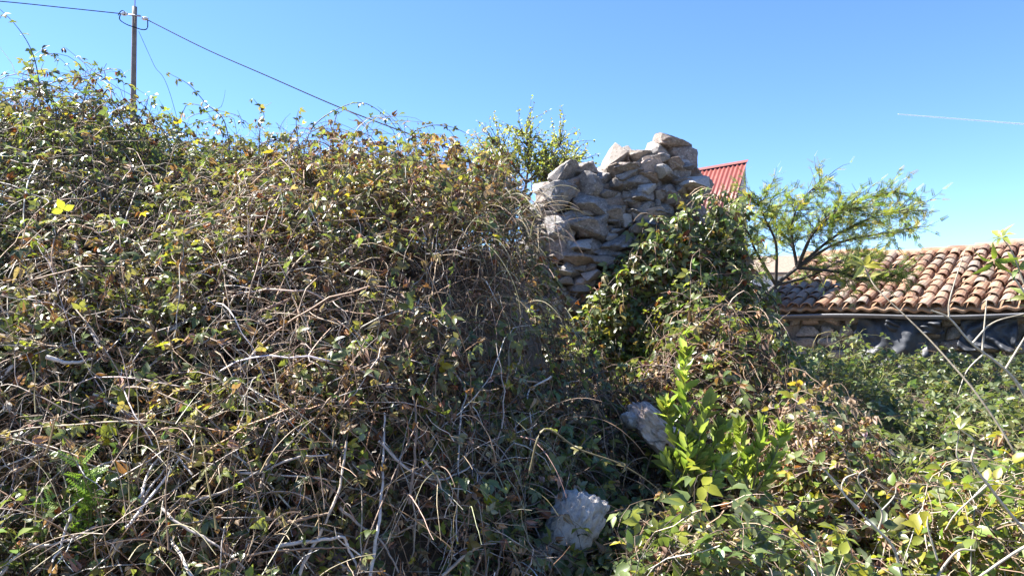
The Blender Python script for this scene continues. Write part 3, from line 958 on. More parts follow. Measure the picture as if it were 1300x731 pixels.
def far_pole(name, base, top, label):
    r = empty(name, base, label, 'pole')
    tube_obj('shaft', [base, top], .09, .06, M['wood'], r, 10)
    tube_obj('bracket', [top + np.array((-.15, 0, -.1)), top + np.array((.15, 0, -.1))], .025, .025, M['metal'], r, 6, 4)
    return r
lp = P(-520, -30, 17.0)
w1 = tube_obj('overhead_wire', [lp, P(-250, -15, 18.2), P(-100, -5, 19.0), P(0, 2, 19.5), P(80, 10, 19.8), P(157, 18, PY - .06)], .013, .013, M['cable'], None, 6, 60)
tag(w1, 'black overhead wire running left from the top of the utility pole', 'wire')
far_pole('utility_pole', flat(lp, .5), lp + np.array((0, 0, .1)), 'utility pole holding the far end of the left overhead wire')
rp = P(575, 190, 13.0)
w2 = tube_obj('overhead_wire', [P(184, 24, PY - .06), P(260, 62, 18.5), P(340, 97, 17.0), P(425, 134, 15.5), P(500, 163, 14.2), rp], .014, .013, M['cable'], None, 6, 60)
tag(w2, 'black service wire sloping right and down from the utility pole', 'wire')
far_pole('short_pole', flat(rp, .6), rp + np.array((0, 0, .05)), 'short pole behind the thicket at the low end of the service wire')
w3 = tube_obj('stay_wire', [P(176, 40, PY - .05), P(195, 82, PY - .6), P(222, 140, PY - 1.2), flat(P(300, 330, PY - 2.6), .6)], .006, .006, M['cable'], None, 5, 30)
tag(w3, 'thin grey stay wire slanting down from the utility pole', 'wire')

# contrail
c0, c1 = P(1150, 146, 14000), P(1340, 161, 14000)
cts = tube_obj('contrail', [c0 + (c0 - c1) * .05, c0, (c0 + c1) / 2, c1, c1 + (c1 - c0) * .6], 8, 22, M['vapour'], None, 16, 40)
tag(cts, 'faint white vapour trail across the blue sky', 'contrail')
print('structures ready')

# ================================================================== VEGETATION
GREEN = [(.078, .102, .034), (.10, .122, .044), (.13, .15, .062), (.058, .078, .028)]
OLIVE = [(.14, .14, .045), (.17, .15, .06), (.10, .10, .035), (.16, .17, .045)]
YELLOW = [(.30, .27, .035), (.24, .25, .03), (.40, .32, .05)]
BROWN = [(.16, .085, .045), (.22, .13, .075), (.10, .052, .03), (.27, .18, .11)]
RUST = [(.25, .08, .035), (.32, .12, .04)]
TAN = [(.29, .205, .135), (.36, .275, .195), (.22, .15, .10), (.42, .34, .26)]
GREYC = [(.36, .32, .285), (.46, .42, .38), (.26, .225, .195), (.56, .52, .48)]
DARKC = [(.07, .045, .032), (.10, .065, .045), (.05, .035, .025), (.13, .085, .055)]

LIME = [(.12, .16, .03), (.15, .19, .034), (.19, .21, .04), (.09, .13, .028)]

def _k(g, f): return [tuple(min(.7, c * f) for c in t) for t in g]
GREEN, OLIVE, LIME, BROWN = _k(GREEN, 1.3), _k(OLIVE, 1.25), _k(LIME, 1.3), _k(BROWN, 1.15)

def pal(groups):
    cols, ws = [], []
    for g, w in groups:
        for c in g: cols.append(c); ws.append(w / len(g))
    return cols, ws

def region_points(n, x0, x1, y0, y1):
    return np.stack([rng.uniform(x0, x1, n), rng.uniform(y0, y1, n)], -1)

def keep_rocks(pts):
    """canes that would run through one of the rocks are not grown there"""
    ok = np.ones(len(pts), bool)
    for c, r in ((ROCK_A, .2), (ROCK_B, .2)):
        d = np.linalg.norm(pts - c, axis=2).min(1)
        ok &= (d > r) | (rng.random(len(pts)) < .65)
    return ok

def bramble(name, label, cat, regions, canes, n_can, steps=26, step=.065, rad=(.0032, .0013), cane_cols=None, leaf_sets=None,
            n_ind=150, target=.05, band=.10, grav=.05, wander=.24, sides=3, rise=.5, base=None, group=None, pull=None, ncol=None, depth=.3, twigs=1.0):
    """a thicket: canes arching over the mound with leaves at their nodes"""
    xs = np.concatenate([region_points(max(1, int(n_can * w)), *r) for r, w in regions])
    z = H(xs[:, 0], xs[:, 1]) - rng.uniform(0, depth, len(xs))
    st = np.column_stack([xs, z])
    dr = rng.normal(0, 1, (len(xs), 3)); dr[:, 2] = np.abs(dr[:, 2]) * .6 + rise
    pts = sim_canes(st, dr, steps, step, target, band, grav, wander, pull=pull)
    pts = pts[keep_rocks(pts)]
    rise_ = (pts[..., 2] - H(pts[..., 0], pts[..., 1])).max(1)
    pts = pts[rise_ < .5]
    pts = pts + rng.normal(0, .004, pts.shape)
    root = empty(name, (float(xs[:, 0].mean()), float(xs[:, 1].mean()), float(G(xs[:, 0].mean(), xs[:, 1].mean()))) if base is None else base, label, cat, group)
    N = len(pts)
    rr0 = rad[0] * rng.lognormal(0, .3, N)
    rads = rr0[:, None] * np.linspace(1, rad[1] / rad[0], steps)[None]
    v, f = tubes(pts, rads, sides)
    cc = palette(N, *pal(cane_cols), var=.25, hue=.025)
    o = add_obj('canes', make_mesh('canes', v, f, M['cane'], np.repeat(cc, steps * sides, 0)), root)
    o['kind'] = 'stuff'
    nt = int(n_can * twigs)
    if nt:
        ti = rng.integers(N, size=nt); tk = rng.integers(2, steps, size=nt)
        tp_ = pts[ti, tk].copy(); td = nrm(rng.normal(0, 1, (nt, 3)) + .5 * surface_normal(tp_))
        tpts = np.empty((nt, 5, 3)); tl = rng.uniform(.018, .055, nt)[:, None]
        for k in range(5):
            tpts[:, k] = tp_; td = nrm(td + rng.normal(0, .28, (nt, 3)) + np.array((0, 0, -.05))); tp_ = tp_ + td * tl
        v, f = tubes(tpts, np.linspace(.0018, .0007, 5)[None] * rng.lognormal(0, .25, nt)[:, None], 3)
        o = add_obj('twigs', make_mesh('twigs', v, f, M['cane'], np.repeat(palette(nt, *pal(cane_cols), var=.3, hue=.03), 15, 0)), root); o['kind'] = 'stuff'
    sets = []
    for (tp, prob, size, cols, mk, up, out, rnd) in leaf_sets:
        sc = rng.random(N) * 2 * prob
        pos, fr, s, ci = leaves_on(pts, sc, size, up, out, rnd)
        col = palette(len(pos), *pal(cols))
        if ncol is not None: col = ncol(pos, col)
        sets.append((tp, pos, fr, s, col, mk))
    emit_leaves(root, sets, n_ind)
    return root, pts

LEAFY = lambda p, s, cols, mk='leaf', up=.5, out=.5, rnd=.6: (TRI, p, s, cols, mk, up, out, rnd)

# tall leafy bramble thicket, the left half
thA, ptsA = bramble('bramble_thicket', 'tall grey green bramble thicket in front of the utility pole', 'bramble',
    [((-3.9, -1.2, 2.4, 5.4), .85), ((-6.5, -3.9, 2.6, 5.6), .15)], None, 1900, 22, .058, rad=(.0024, .0010), wander=.42, twigs=3.0,
    cane_cols=[(DARKC, .82), (TAN, .12), (GREYC, .06)],
    leaf_sets=[LEAFY(.74, .031, [(GREEN, .72), (OLIVE, .25), (YELLOW, .03)]),
               (DEAD, .10, .034, [(BROWN, .7), (TAN, .2), (RUST, .1)], 'dead_leaf', .2, .5, .9)],
    n_ind=260)
# middle thicket, drier
thB, ptsB = bramble('bramble_thicket', 'olive and brown half dried bramble thicket against the ruined wall', 'bramble',
    [((-1.5, 0.0, 2.5, 5.2), 1.0)], None, 1300, 22, .058, rad=(.0024, .0010), wander=.42, twigs=3.0,
    cane_cols=[(DARKC, .6), (BROWN, .27), (TAN, .13)],
    leaf_sets=[LEAFY(.44, .034, [(OLIVE, .58), (BROWN, .14), (GREEN, .18), (YELLOW, .10)]),
               (DEAD, .36, .036, [(BROWN, .65), (TAN, .25), (RUST, .10)], 'dead_leaf', .2, .5, .9)],
    n_ind=220)
bramble('bramble_sprigs', 'loose leafy bramble sprigs fluffing up along the top of the thicket', 'bramble',
    [((-4.2, -.1, 3.6, 5.0), 1.0)], None, 420, 9, .055, rad=(.0022, .0009), wander=.5, twigs=1.0,
    cane_cols=[(DARKC, .5), (TAN, .5)],
    leaf_sets=[LEAFY(.75, .034, [(GREEN, .5), (OLIVE, .4), (YELLOW, .1)])], n_ind=60, target=.24, band=.12, grav=0, rise=1.2)
# tangle of dead canes across the front
thC, ptsC = bramble('dead_cane_tangle', 'tangle of leafless tan and grey dead canes at the foot of the thicket', 'dead brambles',
    [((-2.4, .45, 2.15, 3.2), 1.0)], None, 800, 15, .065, rad=(.0034, .0015), twigs=6.0,
    cane_cols=[(TAN, .42), (GREYC, .38), (BROWN, .2)],
    leaf_sets=[(DEAD, .42, .034, [(BROWN, .6), (TAN, .34), (RUST, .06)], 'dead_leaf', .2, .5, .9),
               LEAFY(.26, .040, [(GREEN, .5), (OLIVE, .4), (YELLOW, .1)])],
    n_ind=200, target=.08, band=.09, wander=.16, grav=.03)
print('thickets ready')

# long bare canes that stand out from the tangle, each traced over the growth
def traced(paths, root, r=(.0052, .0028), cols=GREYC, off=.16, name='cane', sub=None):
    for path in paths:
        ctrl = [hit(x, y, off + .02 * rng.random()) for x, y in path]
        ctrl = np.array(ctrl)
        if len(ctrl) > 2:
            ctrl[1:-1, 1] = .5 * ctrl[1:-1, 1] + .25 * (ctrl[:-2, 1] + ctrl[2:, 1])
        ctrl[:, 1] = np.clip(ctrl[:, 1], ctrl[:, 1].mean() - .25, ctrl[:, 1].mean() + .25)
        # keep the traced line of sight while smoothing the depth
        ctrl = np.array([P(x, y, Y) for (x, y), Y in zip(path, ctrl[:, 1])])
        k = rng.uniform(.75, 1.25)
        c = np.array(cols[rng.integers(len(cols))]) * rng.uniform(.85, 1.15)
        K = 6 * len(path)
        pts = cat_rom(ctrl, K) if len(ctrl) > 2 else np.linspace(ctrl[0], ctrl[1], K)
        pts = pts + np.cumsum(rng.normal(0, .0018, pts.shape), 0)
        v, f = tubes(pts[None], np.linspace(r[0] * k, r[1] * k, K)[None], 6)
        add_obj(name, make_mesh(name, v, f, M['cane'], np.repeat(c[None], len(v), 0)), root)
traced([[(94, 307), (99, 339), (103, 378), (107, 410), (121, 435), (135, 456)], [(310, 246), (290, 275), (263, 307), (251, 335), (249, 368)],
        [(28, 362), (50, 366), (71, 372), (66, 392), (57, 417)], [(71, 372), (88, 345)], [(137, 409), (160, 396), (190, 391)], [(60, 452), (90, 455), (117, 452)],
        [(232, 324), (270, 330), (300, 342)], [(250, 350), (290, 352), (315, 370), (312, 385)], [(170, 340), (185, 380), (193, 398)], [(232, 257), (268, 255)],
        [(36, 440), (20, 460), (5, 475)], [(186, 402), (215, 375), (236, 345)], [(205, 425), (240, 405), (262, 390)], [(105, 385), (130, 408)]], thA, (.0075, .004), GREYC)
traced([[(206, 644), (231, 669), (272, 698), (305, 731)], [(39, 690), (70, 692), (103, 683), (125, 668)], [(89, 652), (78, 690), (68, 718)],
        [(177, 632), (190, 600), (206, 570)], [(181, 638), (196, 610), (218, 582)], [(260, 725), (330, 698), (400, 690), (440, 688)], [(0, 728), (15, 712), (29, 697)],
        [(350, 665), (385, 661), (416, 654)], [(350, 695), (395, 690), (438, 689), (448, 710), (459, 731)], [(432, 644), (455, 668), (482, 689), (506, 731)],
        [(663, 436), (658, 455), (652, 473)], [(700, 477), (671, 498), (674, 530), (673, 562), (667, 599), (650, 632)],
        [(564, 459), (591, 492), (587, 515), (583, 560), (580, 620), (580, 680)], [(593, 504), (601, 530), (634, 555)], [(605, 600), (640, 598), (667, 597)],
        [(535, 582), (550, 605), (564, 632), (573, 645)], [(652, 697), (660, 715), (669, 731)], [(690, 555), (705, 530), (722, 520)], [(650, 480), (690, 487), (700, 478)],
        [(240, 640), (300, 615), (345, 590), (375, 560)], [(270, 500), (300, 470), (330, 435), (350, 420)], [(150, 520), (175, 480), (205, 450)],
        [(120, 500), (170, 530), (215, 560), (250, 600)], [(280, 590), (320, 600), (370, 580), (420, 575)], [(300, 540), (340, 545), (380, 530), (410, 500)],
        [(225, 470), (260, 500), (285, 540), (295, 580)], [(330, 620), (350, 560), (360, 510)], [(380, 731), (400, 690), (430, 620), (440, 560)],
        [(470, 731), (480, 660), (485, 600), (490, 520)], [(520, 640), (530, 560), (520, 480)], [(600, 731), (620, 690), (650, 660), (690, 640)],
        [(560, 731), (600, 700), (640, 690), (690, 705), (720, 725)], [(620, 640), (650, 600), (700, 570)], [(630, 731), (635, 680), (625, 620), (630, 560)],
        [(700, 731), (690, 690), (670, 640), (655, 590)], [(740, 731), (725, 690), (700, 640), (690, 600)], [(480, 560), (520, 600), (560, 610), (600, 590)],
        [(100, 600), (150, 585), (200, 590), (240, 580)], [(160, 670), (200, 620), (240, 560), (250, 520)], [(20, 600), (60, 570), (110, 555), (150, 560)]],
       thC, (.0055, .003), GREYC + TAN)

# ---- dry grass cascading beside the ruin
def grass_clump(name, label, spots, n, length, cols, r=(.0022, .0008), spread=.25, droop=1.0, steps=12, sides=3, lean=(0, -.2, .6)):
    base = spots[rng.integers(len(spots), size=n)] + rng.normal(0, spread, (n, 3)) * np.array((1, 1, .25))
    root = empty(name, (float(spots[:, 0].mean()), float(spots[:, 1].mean()), float(spots[:, 2].min()) - .3), label, 'grass')
    d = nrm(np.array(lean) + rng.normal(0, .45, (n, 3)))
    pts = np.empty((n, steps, 3)); p = base
    st = (length / steps) * rng.uniform(.6, 1.3, n)[:, None]
    for k in range(steps):
        pts[:, k] = p
        d = d + np.array((0, 0, -.16 * droop)) + rng.normal(0, .05, (n, 3)); d = nrm(d)
        p = p + d * st
    rads = (r[0] * rng.lognormal(0, .25, n))[:, None] * np.linspace(1, r[1] / r[0], steps)[None]
    v, f = tubes(pts, rads, sides)
    o = add_obj('blades', make_mesh('blades', v, f, M['grass'], np.repeat(palette(n, *pal(cols), var=.15), steps * sides, 0)), root)
    o['kind'] = 'stuff'
    return root
STRAW = [(.34, .28, .18), (.42, .36, .26), (.28, .22, .13), (.24, .21, .10)]
gs = np.array([hit(x, y, .02) for x, y in [(600, 270), (625, 255), (645, 262), (660, 290), (640, 300), (655, 330), (610, 320), (580, 300), (640, 360), (620, 390), (660, 400)]])
grass_clump('dry_grass', 'pale dry grass cascading down beside the ruined wall', gs, 420, .34, [(STRAW, .7), (TAN, .3)], r=(.0017, .0007), spread=.12, lean=(.25, -.45, .45))
gs = np.array([hit(x, y, .02) for x, y in [(600, 560), (640, 540), (670, 560), (700, 600), (640, 620), (560, 600), (650, 690)]])
grass_clump('dry_grass', 'long straw coloured grass stems hanging over the pale pitted boulder', gs, 150, .35, [(STRAW, .5), (TAN, .5)], spread=.13, lean=(.2, -.3, .5))
gs = np.array([hit(x, y, .02) for x, y in [(150, 560), (230, 560), (300, 580), (200, 640), (330, 660), (120, 680), (260, 700), (400, 640), (430, 700)]])
grass_clump('dry_grass', 'thin straw stems standing among the dead canes under the leafy thicket', gs, 220, .38, [(STRAW, .4), (TAN, .6)], spread=.2, lean=(-.1, -.2, .8), droop=.6)

# ---- greens on the right
br_green = [(GREEN, .6), (LIME, .22), (OLIVE, .12), (YELLOW, .06)]
thE, _ = bramble('bramble_bush', 'dark green bramble bush climbing the foot of the ruined wall', 'bramble',
    [((.75, 2.05, 5.7, 6.8), 1.0)], None, 560, 22, .07, rad=(.004, .002),
    cane_cols=[(DARKC, .7), (TAN, .3)],
    leaf_sets=[LEAFY(.36, .06, br_green), (DEAD, .10, .055, [(BROWN, .8), (RUST, .2)], 'dead_leaf', .2, .5, .9)], n_ind=200, target=.08, band=.14)
thF, _ = bramble('dried_bramble', 'heap of withered dark brown bramble below the dark green bush', 'bramble',
    [((.7, 1.75, 4.3, 5.5), 1.0)], None, 420, 22, .06, rad=(.0034, .0014),
    cane_cols=[(DARKC, .7), (BROWN, .3)],
    leaf_sets=[(DEAD, .36, .05, [(BROWN, .5), (DARKC, .45), (RUST, .05)], 'dead_leaf', .2, .5, .9), LEAFY(.16, .055, br_green)], n_ind=160, target=.06, band=.1)
thG, _ = bramble('bramble_bush', 'fresh green bramble mixed with withered stems below the laurel shoots', 'bramble',
    [((.3, 1.45, 2.35, 3.6), 1.0)], None, 360, 20, .055, rad=(.003, .0013),
    cane_cols=[(DARKC, .6), (TAN, .4)],
    leaf_sets=[LEAFY(.42, .056, [(GREEN, .7), (LIME, .2), (YELLOW, .1)]), (DEAD, .14, .045, [(BROWN, .75), (TAN, .15), (RUST, .1)], 'dead_leaf', .2, .5, .9)], n_ind=240, target=.06, band=.1)
thH, _ = bramble('dried_bramble', 'light brown withered bramble mound beside the clump of laurel leaves', 'bramble',
    [((1.3, 2.15, 3.5, 4.4), 1.0)], None, 330, 18, .05, rad=(.003, .0013),
    cane_cols=[(TAN, .6), (BROWN, .4)],
    leaf_sets=[(DEAD, .42, .045, [(BROWN, .5), (TAN, .44), (RUST, .06)], 'dead_leaf', .3, .5, .9), LEAFY(.07, .05, [(GREEN, .6), (YELLOW, .4)])], n_ind=160, target=.05, band=.08)
thI, _ = bramble('leafy_shrub', 'sunlit yellow green shrub with pale bare branches through it', 'shrub',
    [((1.6, 3.1, 2.7, 4.0), .8), ((2.9, 4.6, 2.8, 4.2), .2)], None, 520, 18, .055, rad=(.003, .0013), twigs=.4,
    cane_cols=[(TAN, .6), (GREYC, .4)],
    leaf_sets=[(SINGLE, .75, .055, [(LIME, .7), (YELLOW, .2), (GREEN, .1)], 'leaf', .6, .4, .6), (DEAD, .07, .04, [(BROWN, .8), (TAN, .2)], 'dead_leaf', .2, .5, .9)],
    n_ind=240, target=.07, band=.09, grav=.01, rise=.6)
thJ, _ = bramble('low_weeds', 'shaded low green weeds covering the ground before the tiled house', 'weeds',
    [((2.0, 5.5, 4.4, 8.5), .7), ((3.5, 8.0, 7.5, 10.3), .45)], None, 1000, 14, .055, rad=(.0034, .0014),
    cane_cols=[(DARKC, .5), (OLIVE, .5)],
    leaf_sets=[LEAFY(.6, .06, [(GREEN, .9), (OLIVE, .1)])], n_ind=120, target=.08, band=.1, grav=0)
thK, _ = bramble('dried_bramble', 'dry brown stems with small yellow leaves under the weeds by the white sloping rock', 'bramble',
    [((.2, 1.2, 3.3, 4.4), 1.0)], None, 260, 20, .055, rad=(.003, .0013),
    cane_cols=[(DARKC, .7), (TAN, .3)],
    leaf_sets=[(DEAD, .22, .045, [(BROWN, .9), (TAN, .1)], 'dead_leaf', .2, .5, .9), LEAFY(.22, .048, br_green)], n_ind=120, target=.05, band=.08)

# ---- climbing bramble on the face of the ruin
def climber():
    n, steps, step = 270, 24, .065
    xm = np.array([.75, 1.0, 1.3, 1.6, 1.9, 2.35]); zm = np.array([1.5, 1.9, 2.3, 2.68, 2.72, 2.65])
    x = rng.uniform(.85, 2.0, n); z = rng.uniform(1.1, 1.7, n)
    p = np.column_stack([x, 6.55 + rng.uniform(-.25, .1, n), z]); d = nrm(rng.normal(0, .5, (n, 3)) + np.array((0, -.1, .9)))
    pts = np.empty((n, steps, 3)); top = np.interp(x, xm, zm) + rng.normal(0, .1, n)
    for k in range(steps):
        pts[:, k] = p
        top = np.interp(p[:, 0], xm, zm)
        over = p[:, 2] > top
        d = d + rng.normal(0, .22, (n, 3)); d[:, 1] += np.clip((6.5 - p[:, 1]) * 2, -.4, .4)
        d[:, 2] += np.where(over, -.5, .04); d[:, 0] += np.where(p[:, 0] > 2.0, -.4, 0)
        d = nrm(d); p = p + d * step
    root = empty('climbing_bramble', (1.6, 6.5, .5), 'green climbing bramble covering the shaded right side of the ruin', 'bramble')
    v, f = tubes(pts, np.full((n, steps), .0035), 3)
    o = add_obj('canes', make_mesh('canes', v, f, M['cane'], np.repeat(palette(n, *pal([(DARKC, .6), (TAN, .4)])), steps * 3, 0)), root); o['kind'] = 'stuff'
    sets = []
    for tp, prob, size, cols, mk in ((TRI, .62, .062, br_green, 'leaf'), (DEAD, .16, .06, [(BROWN, .7), (RUST, .3)], 'dead_leaf')):
        i, k = np.nonzero(rng.random((n, steps)) < prob)
        q = pts[i, k]
        nn = nrm(np.array((-.15, -.7, .55)) + rng.normal(0, .45, q.shape))
        ax = nrm(np.array((0, -.3, -.5)) + rng.normal(0, .7, q.shape)); ax = nrm(ax - (ax * nn).sum(1, keepdims=True) * nn)
        sets.append((tp, q, frames(ax, nn), size * rng.lognormal(0, .25, len(q)), palette(len(q), *pal(cols)), mk))
    emit_leaves(root, sets, 120)
climber()

# ---- woody plants built from explicit branches
BR = {}
def woody(name, label, cat, base, branches, cols, r0, r1, extra=0):
    """branches: list of control point lists (world). Returns root and list of sampled branches"""
    root = empty(name, base, label, cat)
    out = []
    for bi, ctrl in enumerate(branches):
        K = max(8, 5 * len(ctrl))
        pts = cat_rom(ctrl, K) if len(ctrl) > 2 else np.linspace(ctrl[0], ctrl[1], K)
        a, b = (r0[bi], r1[bi]) if hasattr(r0, '__len__') else (r0, r1)
        v, f = tubes(pts[None], np.linspace(a, b, K)[None], 7)
        c = np.array(cols[bi % len(cols)])
        BR.setdefault(root.name, []).append(add_obj('branch', make_mesh('branch', v, f, M['cane'], np.repeat(c[None], len(v), 0)), root))
        out.append(pts)
    return root, out

def rosette(center, direction, n, size, spread=.9):
    """a whorl of leaves at a shoot tip"""
    d = nrm(np.asarray(direction, float))
    a = rng.uniform(0, 6.28) + np.arange(n) * 2.4
    ref = nrm(np.cross(d, (0.3, .9, .2))); r2 = np.cross(d, ref)
    ax = nrm(np.cos(a)[:, None] * ref * spread + np.sin(a)[:, None] * r2 * spread + d * rng.uniform(.4, 1.1, n)[:, None])
    nn = nrm(d[None] * 1.0 - .3 * ax + rng.normal(0, .3, ax.shape))
    return np.repeat(np.asarray(center)[None], n, 0), frames(ax, nn), size * rng.uniform(.7, 1.1, n)

# laurel shoots
LAUR = [(.22, .29, .06), (.28, .35, .08), (.34, .40, .12), (.15, .20, .05)]
def laurel(name, label, stems, Y, size, n_node):
    base = P(*stems[0][0], Y); base[2] = float(H(base[0], base[1])) - .2
    root = empty(name, base, label, 'shrub')
    sp, sf, ss = [], [], []
    for st in stems:
        ctrl = [P(x, y, Y + rng.uniform(-.05, .05)) for x, y in st]
        K = 20; pts = cat_rom(ctrl, K) if len(ctrl) > 2 else np.linspace(ctrl[0], ctrl[1], K)
        v, f = tubes(pts[None], np.linspace(.006, .0025, K)[None], 6)
        stem = add_obj('stem', make_mesh('stem', v, f, M['cane'], np.repeat(np.array([(.16, .13, .05)]), len(v), 0)), root)
        sp, sf, ss = [], [], []
        L = np.linalg.norm(np.diff(pts, axis=0), axis=1).sum()
        nn = max(5, int(L / n_node))
        for q in range(nn):
            u = .18 + .82 * q / (nn - 1)
            i = min(K - 2, int(u * (K - 1)))
            d = pts[i + 1] - pts[i]
            m = 5 if q == nn - 1 else 2 + (q % 2)
            a, b, c = rosette(pts[i], d, m, size * (.75 if q == nn - 1 else 1.0), .55 if q == nn - 1 else .75)
            sp.append(a); sf.append(b); ss.append(c)
        pos = np.vstack(sp); fr = np.concatenate(sf); s = np.concatenate(ss)
        emit_leaves(stem, [(LAUREL, pos, fr, s, palette(len(pos), *pal([(LAUR, 1)]), var=.2), 'laurel')], 40)
laurel('laurel_shrub', 'upright bright green laurel shoots beside the white sloping rock',
       [[(876, 625), (872, 570), (868, 500), (869, 437)], [(876, 625), (862, 580), (850, 535), (846, 515)], [(878, 625), (885, 575), (893, 530), (899, 512)],
        [(880, 630), (895, 590), (910, 560), (916, 540)], [(876, 630), (880, 600), (884, 572), (880, 548)], [(870, 630), (856, 605), (846, 580)], [(885, 630), (905, 608), (915, 585)]], 3.4, .09, .023)
laurel('laurel_shrub', 'low rounded clump of glossy laurel leaves next to the brown bramble mound',
       [[(950, 625), (945, 590), (940, 555), (938, 540)], [(955, 625), (962, 585), (966, 555), (965, 538)], [(958, 625), (978, 590), (990, 560), (995, 545)],
        [(950, 630), (930, 600), (922, 575), (920, 560)], [(955, 630), (975, 605), (985, 580)], [(955, 630), (950, 605), (952, 575)]], 3.5, .08, .023)

# saplings on the right: pale bare branches with a few leaves
def px_branch(path, Y, dY=0.0):
    n = len(path)
    return [P(x, y, Y + dY * i / max(1, n - 1)) for i, (x, y) in enumerate(path)]
PALEB = [(.40, .36, .28), (.34, .30, .23), (.44, .40, .32)]
def tip_leaves(root, tips, cols, mk='leaf', tp=LANCE):
    for (bi, c, d, n, size, spread) in tips:
        a, b, s = rosette(c, d, n, size, spread)
        emit_leaves(BR[root.name][bi], [(tp, a, b, s, palette(n, *pal(cols), var=.12), mk)], 50)
YL = [(YELLOW, .5), (LIME, .5)]
b = px_branch([(1320, 640), (1280, 560), (1240, 500), (1208, 462), (1179, 430), (1145, 397), (1112, 365), (1097, 338)], 3.4, .5)
s1, o1 = woody('sapling', 'slender leaning sapling tipped with pale yellow leaves before the tiled roof', 'sapling', flat(b[0], .3), [b], [(.30, .26, .19)], .0062, .0028)
tip_leaves(s1, [(0, o1[0][-1], (-.2, -.5, .6), 7, .10, 1.2), (0, o1[0][-4], (-.2, -.5, .6), 2, .08, 1.2)], [(YELLOW, .3), ([(.34, .36, .10), (.42, .42, .16)], .7)])
br = [px_branch([(1330, 560), (1300, 500), (1276, 469), (1234, 436), (1205, 404), (1182, 394)], 3.7), px_branch([(1205, 404), (1205, 384), (1214, 352), (1226, 316)], 3.7),
      px_branch([(1247, 446), (1250, 410), (1253, 378)], 3.7), px_branch([(1234, 436), (1260, 410), (1300, 398)], 3.7), px_branch([(1276, 469), (1300, 430), (1320, 400)], 3.7),
      px_branch([(1250, 448), (1228, 470), (1216, 500)], 3.7)]
s2, o2 = woody('sapling', 'branching bare grey sapling in front of the hanging plastic sheets', 'sapling', flat(br[0][0], .3), br, PALEB, [.009, .005, .005, .005, .006, .004], [.004, .0018, .002, .002, .003, .002])
tip_leaves(s2, [(4, o2[4][-1], (0, -.2, .6), 4, .1, 1.0)], [(LIME, .8), (YELLOW, .2)])
br = [px_branch([(1320, 410), (1300, 360), (1285, 320), (1272, 302)], 3.6), px_branch([(1310, 385), (1285, 350), (1262, 330)], 3.6)]
s3, o3 = woody('sapling', 'leafy green sapling twig standing against the ridge of the tiled roof', 'sapling', flat(br[0][0], .3), [px_branch([(1335, 620), (1330, 500), (1320, 410)], 3.6)] + br, PALEB, .006, .002)
tip_leaves(s3, [(1, o3[1][-1], (-.5, -.2, .5), 8, .09, 1.1), (2, o3[2][-1], (-.3, -.5, -.3), 5, .10, 1.0), (1, o3[1][4], (-.4, -.4, .4), 5, .09, 1.0), (1, o3[1][9], (-.4, -.4, .4), 4, .09, 1.0)], [(LIME, .9), (YELLOW, .1)])
br = [px_branch([(1147, 745), (1135, 697), (1115, 673), (1086, 644), (1049, 599)], 2.75), px_branch([(1115, 673), (1119, 648), (1094, 619), (1090, 603), (1102, 594)], 2.75),
      px_branch([(1090, 645), (1070, 625), (1072, 608), (1088, 600)], 2.75), px_branch([(1119, 648), (1135, 630), (1138, 618)], 2.75)]
s4, o4 = woody('dead_branch', 'pale crooked dead branch rising in front of the brown bramble mound', 'branch', flat(br[0][0], .2), br, PALEB, [.006, .004, .004, .003], [.003, .002, .002, .002])
br = [px_branch([(1330, 700), (1293, 664), (1254, 615), (1234, 586), (1238, 561), (1219, 545)], 2.9), px_branch([(1254, 615), (1215, 650), (1200, 672)], 2.9), px_branch([(1234, 586), (1215, 580), (1218, 545)], 2.9),
      px_branch([(1330, 680), (1290, 700), (1234, 738)], 2.8), px_branch([(1180, 745), (1213, 701), (1238, 698)], 2.8), px_branch([(1190, 710), (1178, 670), (1178, 655)], 2.8)]
s5, o5 = woody('sapling', 'pale forked sapling carrying a tuft of narrow green leaves above the yellow green shrub', 'sapling', flat(br[0][0], .2), br, PALEB, [.007, .004, .003, .007, .006, .004], [.003, .002, .002, .004, .003, .002])
tip_leaves(s5, [(0, o5[0][-1], (-.3, -.2, .7), 6, .08, .9), (0, o5[0][-8], (.5, -.2, .5), 5, .08, 1.1)], [(LIME, .8), (GREEN, .2)])
# arching shoots over the thicket against the sky
def shoot(label, path, Y, size=.05, n=6, cols=None, r=.0035):
    b = px_branch([(path[0][0] + .4 * (path[0][0] - path[1][0]), path[0][1] + 55)] + path, Y)
    s, o = woody('bramble_shoot', label, 'bramble', flat(b[0], float(H(b[0][0], Y)) - .1), [b], [(.10, .085, .04)], r, .0012)
    pts = o[0]; idx = np.linspace(len(pts) * .25, len(pts) - 1, n).astype(int)
    pos = pts[idx]; nn = nrm(np.array((0, -.4, .7)) + rng.normal(0, .4, pos.shape)); ax = nrm(rng.normal(0, 1, pos.shape) + np.array((0, 0, -.3)))
    ax = nrm(ax - (ax * nn).sum(1, keepdims=True) * nn)
    emit_leaves(BR[s.name][0], [(TRI, pos, frames(ax, nn), size * rng.uniform(.7, 1.1, n), palette(n, *pal(cols or [(GREEN, 1)])), 'leaf')], 50)
shoot('thin arching bramble shoot reaching out of the picture above the thicket left of the pole', [(48, 95), (38, 60), (18, 30), (-8, 5)], 3.9, .035, 7)
shoot('bramble shoot curving left above the thicket beside the service wire', [(285, 155), (262, 132), (240, 108), (212, 92)], 4.2, .036, 8, [(GREEN, .5), (OLIVE, .5)])
shoot('long bramble shoot arching over the thicket below the service wire', [(395, 165), (430, 138), (462, 131), (492, 150), (508, 170)], 4.2, .036, 12)
